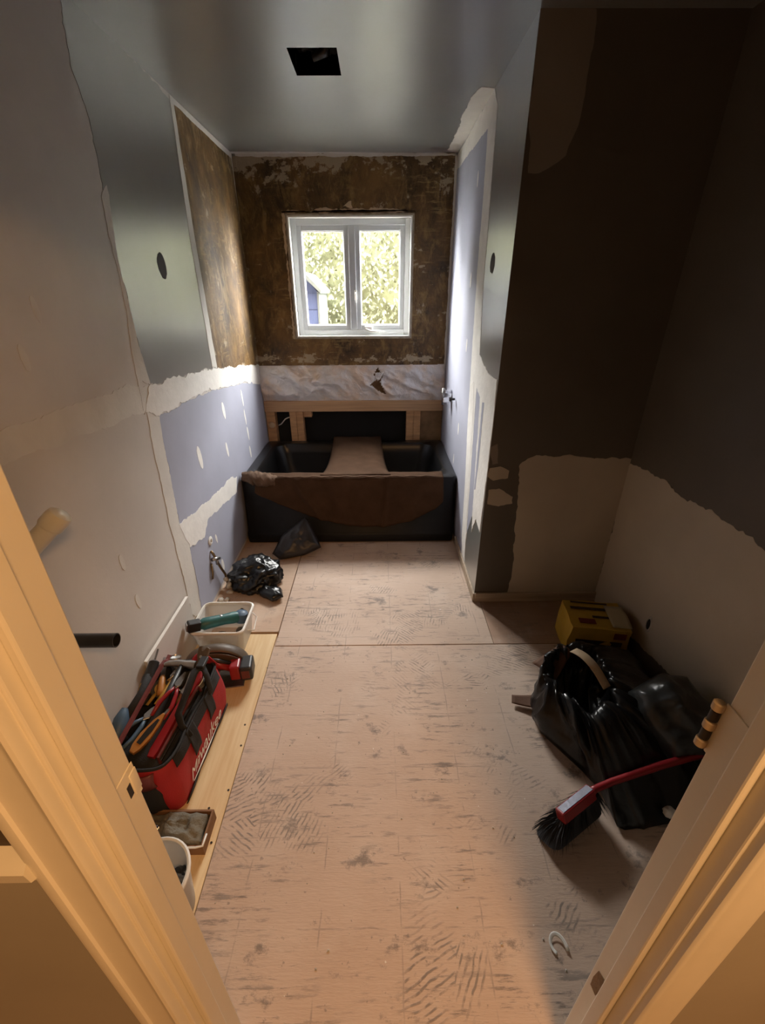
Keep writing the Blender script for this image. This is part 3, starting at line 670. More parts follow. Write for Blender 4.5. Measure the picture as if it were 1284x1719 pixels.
# brown drop cloth over the front rim and across the tub
dc = thing('drop_cloth', 'brown drop cloth hanging over the tub front and across its middle', 'cloth', (-.2, 2.74, ZT))
DR = [(-0.871,0.382),(-0.814,0.346),(-0.657,0.271),(-0.496,0.204),(-0.288,0.144),(-0.119,0.118),(0.052,0.122),(0.222,0.159),(0.388,0.247),(0.451,0.316)]
def lerp_z(x):
    for (xa, za), (xb, zb) in zip(DR, DR[1:]):
        if x <= xb: k = max(0, (x - xa) / (xb - xa)); return za + (zb - za) * k
    return DR[-1][1]
def apron_y(z):
    pp = sorted([(b, a) for a, b in prof if b > .05 and a < 2.765])
    for (za, ya), (zb, yb) in zip(pp, pp[1:]):
        if z <= zb: k = max(0, (z - za) / max(1e-6, zb - za)); return ya + (yb - ya) * k
    return pp[-1][1]
bm = BM(); NX, NV = 110, 26
def drape(u, v):
    x = -.86 + u * 1.30
    zb = lerp_z(x)
    fold = .006 * math.sin(x * 34 + 2 * fbm((x * 4, v, 1))) + .010 * fbm((x * 7, v * 2.5, 4))
    diag = .026 * max(0, 1 - abs((x + .66) - .25 * v) / .05) + .014 * max(0, 1 - abs((x + .40) - .18 * v) / .06) + .018 * max(0, 1 - abs((x - .02) - .05 * (1 - v)) / .035)
    if v < .22:
        k = v / .22; y = 2.84 - .09 * k; z = ZT + .007 + .004 * fbm((x * 8, k, 2)) - .002 * k
    else:
        k = (v - .22) / .78; z = ZT + .005 - k * (ZT - zb); y = apron_y(z) - .008 - max(0, fold * k) - diag * min(1, 3 * k) - .004
    return (x + .2, y - 2.74, z - ZT)
grid(bm, NX, NV, drape)
solidify(obj('front_drape', bm, 'cloth', dc, True), .003, 1)
bm = BM()
def runner(u, v):
    hw0 = .245 - .045 * v; cx = -.168 - .02 * v
    y = 2.79 + v * .80; x = cx + (2*u - 1) * hw0
    z = ZT + .010 + .012 * math.sin(PI * v) * 0 + .006 * fbm((u * 3, v * 4, 8)) + .028 * v * v - .020 * math.sin(PI * v) - .05 * (abs(2*u - 1) ** 6) * math.sin(PI * min(1, max(0, v))) 
    return (x + .2, y - 2.74, z - ZT)
grid(bm, 26, 34, runner)
solidify(obj('tub_runner', bm, 'cloth', dc, True), .003, 1)
bm = BM()
def bunch(u, v):
    a = 2 * PI * v; x = -.945 + .24 * u; R = .030 + .020 * math.sin(PI * u) + .016 * fbm((u * 8, math.cos(a), math.sin(a)))
    return (x + .2, 2.775 - 2.74 - .035 * math.sin(PI * u) + 1.1 * R * math.cos(a), .012 - .035 * u * u + R * math.sin(a) * .9)
grid(bm, 40, 22, bunch)
obj('bunched_end', bm, 'cloth_pale', dc, True)
# pale fold line along the rim
bm = BM(); tube(bm, [(-.50 + .03 * k + .0, .012 + .003 * math.sin(k), .010 + .003 * math.sin(k * 1.7)) for k in range(37)], .006, 8, flat=.8)
obj('rim_fold', bm, 'cloth_pale', dc, True)

# ================================================================== BAGS by the tub
def pillow(poly, th, n_r=9, wr=.012, ws=9, seed=0, sub=5, flatb=False):
    """closed wrinkled bag shape over a polygon in the XY plane, thickness along Z"""
    pts = []
    m = len(poly)
    for i in range(m):
        a, b = Vector(poly[i]), Vector(poly[(i+1) % m])
        for j in range(sub): pts.append(a.lerp(b, j / sub))
    c = sum(pts, Vector((0, 0))) / len(pts)
    bm = BM(); loops = []
    def mk(s):
        out = []
        for r in range(1, n_r + 1):
            k = r / n_r; lp = []
            for p in pts:
                q = c + (p - c) * k; hgt = th * math.sqrt(max(0, 1 - k ** 2.6))
                w = wr * (ridged((q.x * ws + seed, q.y * ws, seed + s), 4) - .9) * (1.1 - .5 * k)
                z = s * max(hgt + w, .001 if k < 1 else 0)
                if flatb and s < 0: z = 0
                if r == n_r: z = wr * .35 * fbm((q.x * ws, q.y * ws, seed)) if not flatb else .002
                lp.append((q.x, q.y, z))
            out.append(lp)
        return out
    T, Bt = mk(1), mk(-1)
    R = loft(bm, T)
    ct = bm.verts.new((c.x, c.y, th + wr * .4)); 
    for k in range(len(pts)): bm.faces.new((ct, R[0][k], R[0][(k+1) % len(pts)]))
    R2 = [R[-1]] + [[bm.verts.new(p) for p in l] for l in Bt[-2::-1]]
    n = len(pts)
    for a, b in zip(R2, R2[1:]):
        for k in range(n): bm.faces.new((a[k], a[(k+1) % n], b[(k+1) % n], b[k]))
    cb = bm.verts.new((c.x, c.y, -th if not flatb else 0))
    for k in range(n): bm.faces.new((cb, R2[-1][(k+1) % n], R2[-1][k]))
    return bm
def blob(rx, ry, rz, seed, amp=.25, sc=2.2, sub=5, zcut=None):
    bm = BM(); bmesh.ops.create_icosphere(bm, subdivisions=sub, radius=1)
    for v in bm.verts:
        p = v.co.normalized()
        d = 1 + amp * (ridged((p.x * sc + seed, p.y * sc, p.z * sc + seed * 2), 5) - 1.0) + amp * .5 * fbm((p.x * 1.3 + seed, p.y * 1.3, p.z * 1.3), 2)
        q = Vector((p.x * rx, p.y * ry, p.z * rz)) * d
        if zcut is not None and q.z < zcut: q.z = zcut + (q.z - zcut) * .04
        v.co = q
    return bm
gb = obj('garbage_bag', blob(.140, .130, .090, 4.3, .30, 1.35, 5, -.055), 'bag', None, True); gb.location = (-.765, 2.205, .0585); gb.rotation_euler = (0, 0, .5)
tag(gb, 'crumpled shiny black garbage bag on the floor near the blue wall', 'garbage bag')
gl_ = obj('loose_neck', pillow([(-.05, .04), (.05, .05), (.06, -.09), (.03, -.15), (-.035, -.14), (-.06, -.04)], .022, wr=.016, ws=14, seed=5), 'bag', gb, True)
gl_.location = (.02, -.12, -.030); gl_.rotation_euler = (0, 0, .25)
gb2 = obj('garbage_bag', pillow([(-.19, -.02), (-.14, -.065), (.02, -.045), (.135, .0), (.12, .05), (.06, .20), (.035, .225), (-.02, .19), (-.13, .10)], .040, wr=.018, ws=8, seed=2), 'bag_dull', None, True)
gb2.location = (-.535, 2.495, .060); gb2.rotation_euler = (math.radians(42), 0, .12)
tag(gb2, 'flat dull black plastic bag leaning against the tub front', 'garbage bag')

# ================================================================== PIPES and plumbing
r0 = Vector((-.895, .965, 1.025)); r1 = Vector((-.825, 1.005, 1.095))
cp = thing('capped_pipe', 'ivory capped plastic pipe sticking out of the left wall', 'pipe', (XL, .92, .95))
loc = Vector(cp.location)
bm = BM(); tube(bm, [Vector((XL + .001, .925, .955)) - loc, Vector((-.935, .942, .985)) - loc, r0 - loc, r0.lerp(r1, .6) - loc], .0262, 20); obj('pipe', bm, 'pvc', cp, 40)
d_ = (r1 - r0).normalized(); q0 = r0.lerp(r1, .55)
bm = BM(); tube(bm, [q0 - loc, q0 + d_ * .006 - loc, q0 + d_ * .030 - loc, q0 + d_ * .044 - loc, q0 + d_ * .050 - loc, q0 + d_ * .051 - loc], [.0295, .0310, .0310, .0285, .018, .004], 24); obj('end_cap', bm, 'pvc', cp, 30)
dp = thing('drain_pipe', 'black open ended drain pipe jutting from the left wall', 'pipe', (XL, .995, .668))
bm = BM(); lathe(bm, [(.0215, 0), (.0215, .166), (.0185, .167), (.0180, .164), (.0180, .02), (.0001, .02)], 28, axis='X', close=True); obj('pipe', bm, 'abs', dp, 35)
bm = BM(); lathe(bm, [(.036, .001), (.036, .003), (.022, .004)], 24, axis='X', close=True); obj('wall_collar', bm, 'gyp', dp)
(u, v), = [(2.115,0.353)]
wo = thing('pipe_collar', 'small white pipe collar on the lower blue drywall', 'pipe', (XL + .002, u, v))
bm = BM(); lathe(bm, [(.011, .0), (.026, .0), (.027, .003), (.022, .006), (.012, .007), (.011, .0)], 22, axis='X', close=True); obj('collar', bm, 'white_plastic', wo, 40)
bm = BM(); lathe(bm, [(.0105, .0005), (.0001, .0005)], 18, axis='X', close=True); obj('bore', bm, 'screw_hole', wo)
sv = thing('supply_valve', 'small brass supply pipe with valve by the floor under the collar', 'valve', (XL + .002, 2.09, 0))
bm = BM(); tube(bm, [(.002, .0, .30), (.012, .0, .285), (.018, .01, .24), (.022, .04, .16), (.026, .075, .09), (.026, .085, .004)], .0075, 10); obj('pipe', bm, 'brass', sv, True)
bm = BM(); tube(bm, [(.010, -.02, .255), (.030, .03, .235)], .011, 12); tube(bm, [(.022, .012, .25), (.022, .010, .205)], .010, 12); obj('valve_body', bm, 'steel', sv, True)
bm = BM(); tube(bm, [(.004, -.03, .235), (.010, -.05, .19), (.006, -.055, .15)], .006, 8); obj('pipe_stub', bm, 'brass', sv, True)
rr = random.Random(12)
ru = thing('gypsum_rubble', 'broken plaster lumps around the pipe at the wall foot', 'rubble', (XL + .03, 2.10, .002))
for k in range(9):
    b = obj('lump', blob(.012 + .012 * rr.random(), .012 + .012 * rr.random(), .010 + .008 * rr.random(), k * 1.7, .2, 1.6, 2), 'gyp', ru, True)
    b.location = (.0 + .045 * rr.random(), -.09 + .20 * rr.random(), .010 + .05 * rr.random() * (k % 2))
# shower valve rough-in on the alcove wall
vu, vv = 3.26, .92
va = thing('tub_valve', 'chrome tub valve with two stub handles on the alcove wall', 'valve', (XA - .009, vu, vv))
bm = BM(); box(bm, (-.048, -.030, .018), (.002, .020, .042), .004); box(bm, (-.060, -.035, -.050), (.002, .020, -.012), .005); obj('valve_body', bm, 'chrome', va)
bm = BM(); tube(bm, [(-.055, -.006, -.070), (-.055, -.006, .050)], .010, 12); obj('riser', bm, 'steel', va, True)
kn_ = obj('handle_stub', tube(BM(), [(.0, -.20, .012), (-.022, -.20, .012), (-.024, -.20, .012), (-.040, -.20, .012)], [.008, .008, .016, .014], 14), 'black_plastic', va, 40)

# ================================================================== LEFT SIDE: board, bin, saw, tool bag, tray, bucket
ZP = -.006
wb = thing('white_board', 'white melamine board standing on edge against the left wall', 'board', (-.948, 1.36, ZP))
obj('panel', box(BM(), (-.007, -.075, 0), (.006, .345, .285), .001), 'primer', wb)
obj('pale_top_edge', box(BM(), (-.0075, -.075, .2851), (.0065, .345, .2875), .0006, 1), 'white_paper', wb)  # top edge in a paler colour than the panel face

# storage tub
tb = thing('storage_tub', 'clear plastic storage tub holding a teal power tool', 'tub', (-.795, 1.705, -.004), .0)
bm = BM(); w0, d0, w1, d1, H_ = .105, .090, .125, .112, .155
def rl(w, d, r, z): return [(x, y, z) for x, y in ring_pts(w, d, r, 6)]
loft(bm, [rl(w0, d0, .025, .0), rl(w0 + .002, d0 + .002, .025, .004), rl(w1, d1, .03, H_ - .012), rl(w1 - .003, d1 - .003, .03, H_ - .012), rl(w0 - .002, d0 - .002, .025, .005)], cap0=True, cap1=True)
obj('body', bm, 'clear_tub', tb, 40)
bm = BM(); loft(bm, [rl(w1 - .003, d1 - .003, .028, H_ - .014), rl(w1 + .007, d1 + .007, .036, H_ - .014), rl(w1 + .009, d1 + .009, .036, H_ - .004), rl(w1 + .006, d1 + .006, .036, H_), rl(w1, d1, .03, H_ + .001), rl(w1 - .003, d1 - .003, .028, H_ - .003), rl(w1 - .003, d1 - .003, .028, H_ - .014)])
obj('rim', bm, 'white_plastic', tb, 40)
for s in (-1, 1):
    bm = BM(); tube(bm, [(s * (w1 + .010), .045, H_ - .012), (s * (w1 + .032), .035, H_ - .030), (s * (w1 + .034), -.035, H_ - .055), (s * (w1 + .008), -.055, H_ - .04)], .0032, 8); obj('latch_handle', bm, 'white_plastic', tb, True)

def place(name, label, cat, p0, p1, roll=0, group=None):
    return thing(name, label, cat, p0, aim(p0, p1, roll), group)
GRP = 'hand tools in the red tool bag'
# teal grinder lying in the tub, pointing right and back
g = place('angle_grinder', 'teal angle grinder lying in the clear plastic tub', 'power tool', (-.880, 1.628, .168), (-.722, 1.738, .122))
bm = BM(); tube(bm, [(0, 0, 0), (.02, 0, 0), (.05, 0, .002), (.12, 0, .004), (.165, 0, .004), (.185, 0, .003)], [.020, .030, .029, .026, .030, .027], 18); obj('body', bm, 'teal', g, 40)
bm = BM(); lathe(bm, [(.018, -.032), (.032, -.026), (.034, .0), (.030, .020), (.016, .028), (.001, .029)], 20, (.205, 0, .004), close=True); obj('gear_head', bm, 'bluegrip', g, 40)
bm = BM(); box(bm, (-.055, -.022, -.024), (.004, .022, .026), .006); obj('battery', bm, 'black_plastic', g)
bm = BM(); box(bm, (-.062, -.015, -.018), (-.054, .015, .018), .003); obj('battery_cap', bm, 'steel', g)
bm = BM(); lathe(bm, [(.006, 0), (.007, .004), (.001, .006)], 10, (.10, .0, .027), close=True); obj('screw', bm, 'steel', g)
bm = BM(); tube(bm, [(.215, .03, 0), (.225, .05, -.004), (.235, .075, -.006)], .010, 10); obj('side_handle', bm, 'black_plastic', g, True)
dk = thing('parts_pile', 'dark tool accessories on the bottom of the clear tub', 'accessories', (-.79, 1.70, .004))
for k, (x, y, r) in enumerate(((.05, -.03, .03), (-.03, .0, .035), (.06, .04, .026), (-.06, -.05, .025))):
    b = obj('accessory', blob(r, r * .8, .022, k * 2.1, .15, 1.5, 3, -.018), 'saw_body', dk, True); b.location = (x, y, .0225)

# circular saw
cs = thing('circular_saw', 'red and black cordless saw with dusty brown blade guard', 'power tool', (-.765, 1.475, ZP), math.radians(8))
bm = BM(); grid(bm, 26, 6, lambda u, v: ((-.005 - .145 * math.cos(PI * u)) , .045 - .055 * v, .045 + (.112 + .010 * math.sin(PI * v)) * math.sin(PI * u)))
solidify(obj('blade_guard', bm, 'saw_body', cs, True), .008, -1)
bm = BM(); prism(bm, [(.14 * math.cos(a) * -1 - .005, .045 + .108 * math.sin(a)) for a in [PI * k / 24 for k in range(25)]], 'Y', .036, .044); obj('guard_side', bm, 'saw_body', cs)
bm = BM(); prism(bm, [(-.140 * math.cos(a) - .005, .045 + .106 * math.sin(a)) for a in [PI * k / 24 for k in range(25)]], 'Y', -.018, -.012, .002); obj('blade_shroud', bm, 'saw_body', cs)
bm = BM(); box(bm, (-.165, -.085, .0), (.125, .055, .006), .002); obj('base_plate', bm, 'steel', cs)
bm = BM(); tube(bm, [(-.02, -.012, .060), (-.02, -.045, .062), (-.02, -.085, .060), (-.02, -.10, .058)], [.040, .040, .034, .022], 20); obj('motor', bm, 'dark_red', cs, 45)
bm = BM(); tube(bm, [(-.120, -.035, .085), (-.085, -.038, .118), (-.045, -.038, .122), (.02, -.036, .105), (.075, -.034, .080)], [.016, .021, .019, .018, .022], 14); obj('handle', bm, 'red_plastic', cs, True)
bm = BM(); tube(bm, [(-.045, -.036, .145), (.02, -.036, .128), (.075, -.034, .100)], [.008, .010, .009], 10); obj('grip_pad', bm, 'black_plastic', cs, True)
bm = BM(); box(bm, (.07, -.072, .030), (.115, .012, .108), .008); obj('rear_housing', bm, 'red_plastic', cs)
bt = obj('battery', box(BM(), (.112, -.076, .022), (.170, .014, .100), .012, 3), 'black_plastic', cs)
obj('battery_label', box(BM(), (.122, -.0775, .040), (.158, -.0755, .085), .001, 1), 'dark_red', bt)

# red tool bag -------------------------------------------------------
BAG = Matrix.Translation((-.806, 1.105, ZP)) @ Matrix.Rotation(math.radians(-2.5), 4, 'Z')
tbag = thing('tool_bag', 'open red and black canvas tool bag full of hand tools', 'tool bag', (-.806, 1.105, ZP), math.radians(-2.5))
BW, BL, BH = .122, .235, .235
def bagloop(w, l, z, r=.05, seed=0, amp=.006):
    return [(x + amp * fbm((x * 9, y * 9, z * 9 + seed)), y + amp * fbm((x * 9 + 4, y * 9, z * 9 + seed)), z + amp * .8 * fbm((x * 7, y * 7, seed))) for x, y in ring_pts(w, l, r, 7)]
def bagloop_dense(w, l, z, r, seed, amp, inner=0):
    base = ring_pts(w, l, r, 7); out = []
    for i, (x, y) in enumerate(base):
        x2, y2 = base[(i + 1) % len(base)]; L2 = math.hypot(x2 - x, y2 - y); k = max(1, int(L2 / .03)) if L2 > .06 else 1
        for j in range(k): out.append((x + (x2 - x) * j / k, y + (y2 - y) * j / k))
    return [(x * (1 + .0) + amp * fbm((x * 10, y * 10, z * 10 + seed)), y + amp * fbm((x * 10 + 4, y * 10, z * 10 + seed)), z + (amp * .7 * fbm((x * 7, y * 7, seed)) if z > .02 else 0)) for x, y in out]
def samecount(loops):
    n = min(len(l) for l in loops); return [l[:n] for l in loops]
def shell(w, l, zs, seed=0, amp=.007):
    lps = []
    ref = ring_pts(w, l, .05, 7); out = []
    dense = []
    for i, (x, y) in enumerate(ref):
        x2, y2 = ref[(i + 1) % len(ref)]; L2 = math.hypot(x2 - x, y2 - y); k = max(1, round(L2 / .028)) if L2 > .05 else 1
        for j in range(k): dense.append((x + (x2 - x) * j / k, y + (y2 - y) * j / k))
    for z, s in zs:
        lp = []
        for x, y in dense:
            q = amp * fbm((x * 9, y * 9, z * 8 + seed), 3)
            n = Vector((x / w, y / l)).normalized()
            lp.append((x * s + n.x * q, y * (1 + (s - 1) * .4) + n.y * q, z + (amp * 1.2 * fbm((x * 6, y * 6, seed + 3)) if z > .1 else 0)))
        lps.append(lp)
    return lps
bm = BM()
Z_ = [(.0, .97), (.012, 1.03), (.05, 1.07), (.10, 1.09), (.15, 1.07), (.20, 1.02), (BH, .99), (BH + .002, .95), (.20, .96), (.12, 1.0), (.03, .99), (.022, .95)]
loft(bm, shell(BW, BL, Z_), cap0=True, cap1=True)
tbody = obj('body', bm, 'red_fabric', tbag, True)
bm = BM(); loft(bm, shell(BW, BL, [(BH + .0, .945), (.20, .95), (.12, .985), (.035, .975), (.026, .5)]), cap1=True); obj('dark_inner', bm, 'black_fabric', tbag, True)  # black inner shell added to darken the inside of the bag
# black end panel, rim binding, straps
rim = shell(BW, BL, [(BH + .001, .975)])[0]
bm = BM(); tube(bm, rim + [rim[0], rim[1]], .0055, 8, False); obj('rim_binding', bm, 'black_fabric', tbag, True)
def side_strip(y0, y1, z0, z1, sx=1, off=.006, name='strap', mat='black_fabric', par=tbag, n=10):
    bm = BM()
    def f(u, v):
        z = z0 + (z1 - z0) * v; y = y0 + (y1 - y0) * u
        s = 1.0
        for (za, sa), (zb, sb) in zip(Z_[:7], Z_[1:7]):
            if za <= z <= zb: s = sa + (sb - sa) * (z - za) / (zb - za)
        q = .007 * fbm((BW * 9 * sx, y * 9, z * 8), 3)
        return (sx * (BW * s + q + off), y, z)
    grid(bm, n, 12, f)
    return solidify(obj(name, bm, mat, par, True), .003, 0)
side_strip(.045, .098, .120, BH + .004); side_strip(-.098, -.045, .115, BH + .004)
side_strip(-.20, .20, .0, .026, off=.0045, name='base_panel')
side_strip(-.19, .19, BH - .045, BH, off=.0045, name='top_pocket_band')
bm = BM()
def endp(u, v):
    z = .006 + v * (BH - .055); x = -.085 + .17 * u
    return (x * (1.02), -BL - .012 - .016 * math.sin(PI * min(1, v * 1.1)) + .02 * (2*u - 1) ** 4, z)
grid(bm, 12, 10, endp); solidify(obj('end_panel', bm, 'black_fabric', tbag, True), .004)
bm = BM()
grid(bm, 12, 8, lambda u, v: (-.08 + .16 * u, -BL - .020 - .012 * math.sin(PI * v) + .02 * (2*u - 1) ** 4, BH - .075 + .070 * v)); solidify(obj('end_pocket', bm, 'dark_red', tbag, True), .004)
# carry handles folded outward over the side
bm = BM(); tube(bm, [(BW + .012, .095, BH - .02), (BW + .004, .110, BH + .050), (BW - .012, .125, BH + .085), (BW - .030, .10, BH + .090), (BW - .04, .03, BH + .05), (BW - .045, -.04, BH + .025), (BW - .02, -.075, BH + .01), (BW + .008, -.085, BH - .03)], [.016, .016, .018, .020, .020, .018, .016, .014], 10, flat=.45)
obj('handle', bm, 'black_fabric', tbag, True)
bm = BM(); tube(bm, [(-BW - .0, .10, BH - .01), (-BW + .01, .125, BH + .04), (-BW + .03, .10, BH + .06), (-BW + .035, .02, BH + .045), (-BW + .01, -.07, BH + .012), (-BW + .0, -.085, BH - .02)], .015, 10, flat=.45)
obj('handle', bm, 'black_fabric', tbag, True)
bm = BM(); box(bm, (BW - .028, .105, BH + .092), (BW + .002, .160, BH + .106), .004); obj('handle_grip', bm, 'black_plastic', tbag)
# upright red end flap
bm = BM(); grid(bm, 12, 8, lambda u, v: (.015 + .105 * u, BL - .006 - .014 * v, BH - .01 + (.075 * v) * math.sin(PI * (.15 + .8 * u)) )); solidify(obj('end_flap', bm, 'red_fabric', tbag, True), .004)
# printed script on the side
fc_ = bpy.data.curves.new('script', 'FONT'); fc_.body = 'Milwaukee'; fc_.size = .072; fc_.shear = .35; fc_.extrude = .0004; fc_.align_x = 'CENTER'
to = bpy.data.objects.new('script_tmp', fc_); C.objects.link(to)
dg = bpy.context.evaluated_depsgraph_get(); tme = bpy.data.meshes.new_from_object(to.evaluated_get(dg)); bpy.data.objects.remove(to)
bm = BM(); bm.from_mesh(tme)
for v in bm.verts:
    y = v.co.x * .90 - .015; z = .045 + v.co.y
    s = 1.0
    for (za, sa), (zb, sb) in zip(Z_[:7], Z_[1:7]):
        if za <= z <= zb: s = sa + (sb - sa) * (z - za) / (zb - za)
    q = .007 * fbm((BW * 9, y * 9, z * 8), 3)
    v.co = (BW * s + q + .0035 + v.co.z, y, z)
obj('printed_script', bm, 'white_paper', tbag)
bm = BM(); tube(bm, [(BW * 1.06 + .004, -.14, .036), (BW * 1.06 + .005, -.05, .038), (BW * 1.06 + .005, .09, .041)], [.001, .003, .001], 6); obj('script_underline', bm, 'white_paper', tbag)

def bagpt(x, y, z): return tuple(BAG @ Vector((x, y * .85, z + max(0, -x - .02) * .30)))
def tool(name, label, cat, a, b, roll=0): return place(name, label, cat, bagpt(*a), bagpt(*b), roll, GRP)
# pry bar along the wall side
o = tool('pry_bar', 'long maroon steel pry bar along the wall side of the red bag', 'pry bar', (-.075, -.25, BH - .005), (-.062, .30, BH + .070))
bm = BM(); tube(bm, [(0, 0, 0), (.18, 0, 0), (.36, 0, 0), (.38, 0, -.004), (.400, 0, -.02)], [.0095, .0095, .0095, .009, .006], 6); obj('bar', bm, 'dark_red', o)
bm = BM(); prism(bm, [(.392, -.009), (.42, -.011), (.424, .011), (.392, .009)], 'Z', -.026, -.016, .001); obj('claw', bm, 'dark_red', o)
# pipe wrench
o = tool('pipe_wrench', 'red handled pipe wrench lying across the middle of the red bag', 'wrench', (.035, -.205, BH - .022), (.072, .09, BH + .025))
bm = BM(); prism(bm, [(0, -.012), (.02, -.015), (.22, -.010), (.235, -.018), (.30, -.022), (.325, -.012), (.325, .0), (.26, .004), (.22, .012), (.02, .015), (0, .012)], 'Z', -.008, .008, .002); obj('handle', bm, 'red_plastic', o)
bm = BM(); prism(bm, [(.245, .006), (.33, .006), (.345, .028), (.33, .040), (.30, .030), (.245, .022)], 'Z', -.007, .007, .002); obj('hook_jaw', bm, 'steel', o)
bm = BM(); lathe(bm, [(.012, 0), (.014, .003), (.014, .015), (.012, .018)], 16, (.238, .014, -.009)); obj('adjusting_nut', bm, 'steel', o)
# hammer
o = tool('claw_hammer', 'black claw hammer with grey head across the red bag', 'hammer', (-.02, -.15, BH - .02), (.01, .165, BH + .055))
bm = BM(); tube(bm, [(0, 0, 0), (.02, 0, 0), (.10, 0, 0), (.14, 0, 0), (.30, 0, 0)], [.014, .019, .018, .013, .011], 12); obj('handle', bm, 'black_plastic', o, True)
bm = BM(); tube(bm, [(.30, -.055, 0), (.30, -.03, 0), (.30, -.012, 0), (.30, .02, 0), (.293, .055, .004), (.275, .085, .01)], [.017, .017, .014, .014, .012, .004], 12); obj('head', bm, 'steel', o, 40)
# pliers
def pliers(label, a, b, roll, hm):
    o = tool('pliers', label, 'pliers', a, b, roll)
    for s in (-1, 1):
        bm = BM(); tube(bm, [(0, s * .022, 0), (.05, s * .024, 0), (.095, s * .014, 0), (.12, s * .004, 0)], [.006, .0085, .0075, .006], 10, flat=.8); obj('grip', bm, hm, o, True)
        bm = BM(); prism(bm, [(.112, -.001), (.13, s * .012), (.155, s * .011), (.185, s * .003), (.185, 0), (.15, 0)][::s], 'Z', -.006, .006, .001); obj('jaw', bm, 'steel', o)
    bm = BM(); lathe(bm, [(.008, -.008), (.008, .008)], 14, (.13, 0, 0)); obj('pivot', bm, 'steel', o)
    return o
pliers('red handled pliers pointing away in the middle of the red bag', (.005, -.06, BH + .018), (.025, .10, BH + .038), .3, 'red_plastic')
pliers('blue handled pliers at the near left corner of the red bag', (-.085, -.20, BH - .002), (-.02, -.02, BH + .020), .4, 'bluegrip')
pliers('orange handled pliers tucked beside the maroon pry bar', (-.045, .0, BH + .012), (-.02, .15, BH + .028), -.4, 'yellow')
# utility knife
o = tool('utility_knife', 'orange utility knife on top near the bag front', 'knife', (-.018, -.215, BH + .012), (.024, -.085, BH + .030), .35)
bm = BM(); prism(bm, [(0, -.008), (.02, -.016), (.06, -.020), (.11, -.014), (.145, -.004), (.145, .004), (.11, .014), (.06, .020), (.02, .016), (0, .008)], 'Z', -.010, .010, .003); obj('body', bm, 'orange', o)
bm = BM(); prism(bm, [(.03, -.008), (.08, -.010), (.12, -.004), (.12, .004), (.08, .010), (.03, .008)], 'Z', .0101, .012, .0008); obj('slider', bm, 'black_plastic', o)
bm = BM(); prism(bm, [(.143, -.004), (.17, -.003), (.163, .004), (.143, .004)], 'Z', -.0006, .0006); obj('blade', bm, 'steel', o)
# cordless driver at the wall side
o = tool('drill_driver', 'black and yellow cordless driver upright at the wall side of the bag', 'power tool', (-.095, .02, BH - .03), (-.100, .19, BH + .05))
bm = BM(); tube(bm, [(0, 0, 0), (.012, 0, 0), (.10, 0, 0), (.12, 0, 0), (.16, 0, 0), (.165, 0, 0)], [.020, .027, .027, .022, .019, .012], 16); obj('motor_body', bm, 'black_plastic', o, 40)
bm = BM(); lathe(bm, [(.0275, .04), (.029, .045), (.029, .07), (.0275, .075)], 16, axis='X', close=True); obj('yellow_collar', bm, 'yellow', o, 40)
bm = BM(); tube(bm, [(.05, 0, -.02), (.045, 0, -.06), (.035, 0, -.10)], .016, 10); obj('grip', bm, 'black_plastic', o, True)
bm = BM(); tube(bm, [(.17, 0, 0), (.21, 0, 0)], .004, 6); obj('bit', bm, 'steel', o)
# drill lying near corner, dark
o = tool('impact_driver', 'small dark power driver at the near left end of the bag', 'power tool', (-.100, -.175, BH - .02), (-.105, -.06, BH + .03))
bm = BM(); tube(bm, [(0, 0, 0), (.012, 0, 0), (.08, 0, 0), (.10, 0, 0), (.115, 0, 0)], [.018, .025, .025, .017, .010], 14); obj('motor_body', bm, 'bluegrip', o, 40)
bm = BM(); tube(bm, [(.03, 0, -.015), (.02, 0, -.07)], .014, 10); obj('grip', bm, 'black_plastic', o, True)
# tape measure
o = tool('tape_measure', 'yellow and black tape measure between the tools', 'tape measure', (-.055, .055, BH - .015), (-.045, .13, BH + .012), .5)
bm = BM(); prism(bm, [(0, -.03), (.05, -.03), (.068, -.015), (.068, .02), (.05, .034), (.012, .034), (0, .02)], 'Z', -.018, .018, .004); obj('case', bm, 'black_plastic', o)
bm = BM(); lathe(bm, [(.022, -.0195), (.022, .0195)], 20, (.033, .0, 0)); obj('face_disc', bm, 'yellow', o)
# torch / silver fitting at the far end
o = tool('flashlight', 'grey metal flashlight standing at the far end of the bag', 'flashlight', (-.035, .175, BH - .06), (-.030, .225, BH + .070))
bm = BM(); lathe(bm, [(.013, 0), (.014, .004), (.014, .075), (.020, .095), (.022, .125), (.020, .130), (.018, .126), (.001, .122)], 18, axis='X', close=True); obj('barrel', bm, 'steel', o, 40)
# white cup with a dark inside at the far end
o = thing('dust_cup', 'white rimmed round cup with a dark inside at the far end of the red bag', 'cup', bagpt(.030, .195, BH - .045), (math.radians(28), math.radians(8), 0), GRP)
bm = BM(); lathe(bm, [(.050, 0), (.056, .075), (.0575, .078), (.0545, .079), (.052, .070), (.052, .060)], 30, close=True); obj('shell', bm, 'white_paper', o, 40)
bm = BM(); lathe(bm, [(.0545, .0775), (.050, .070), (.046, .01), (.001, .008)], 30, close=True); obj('dark_inner', bm, 'black_plastic', o, 40)
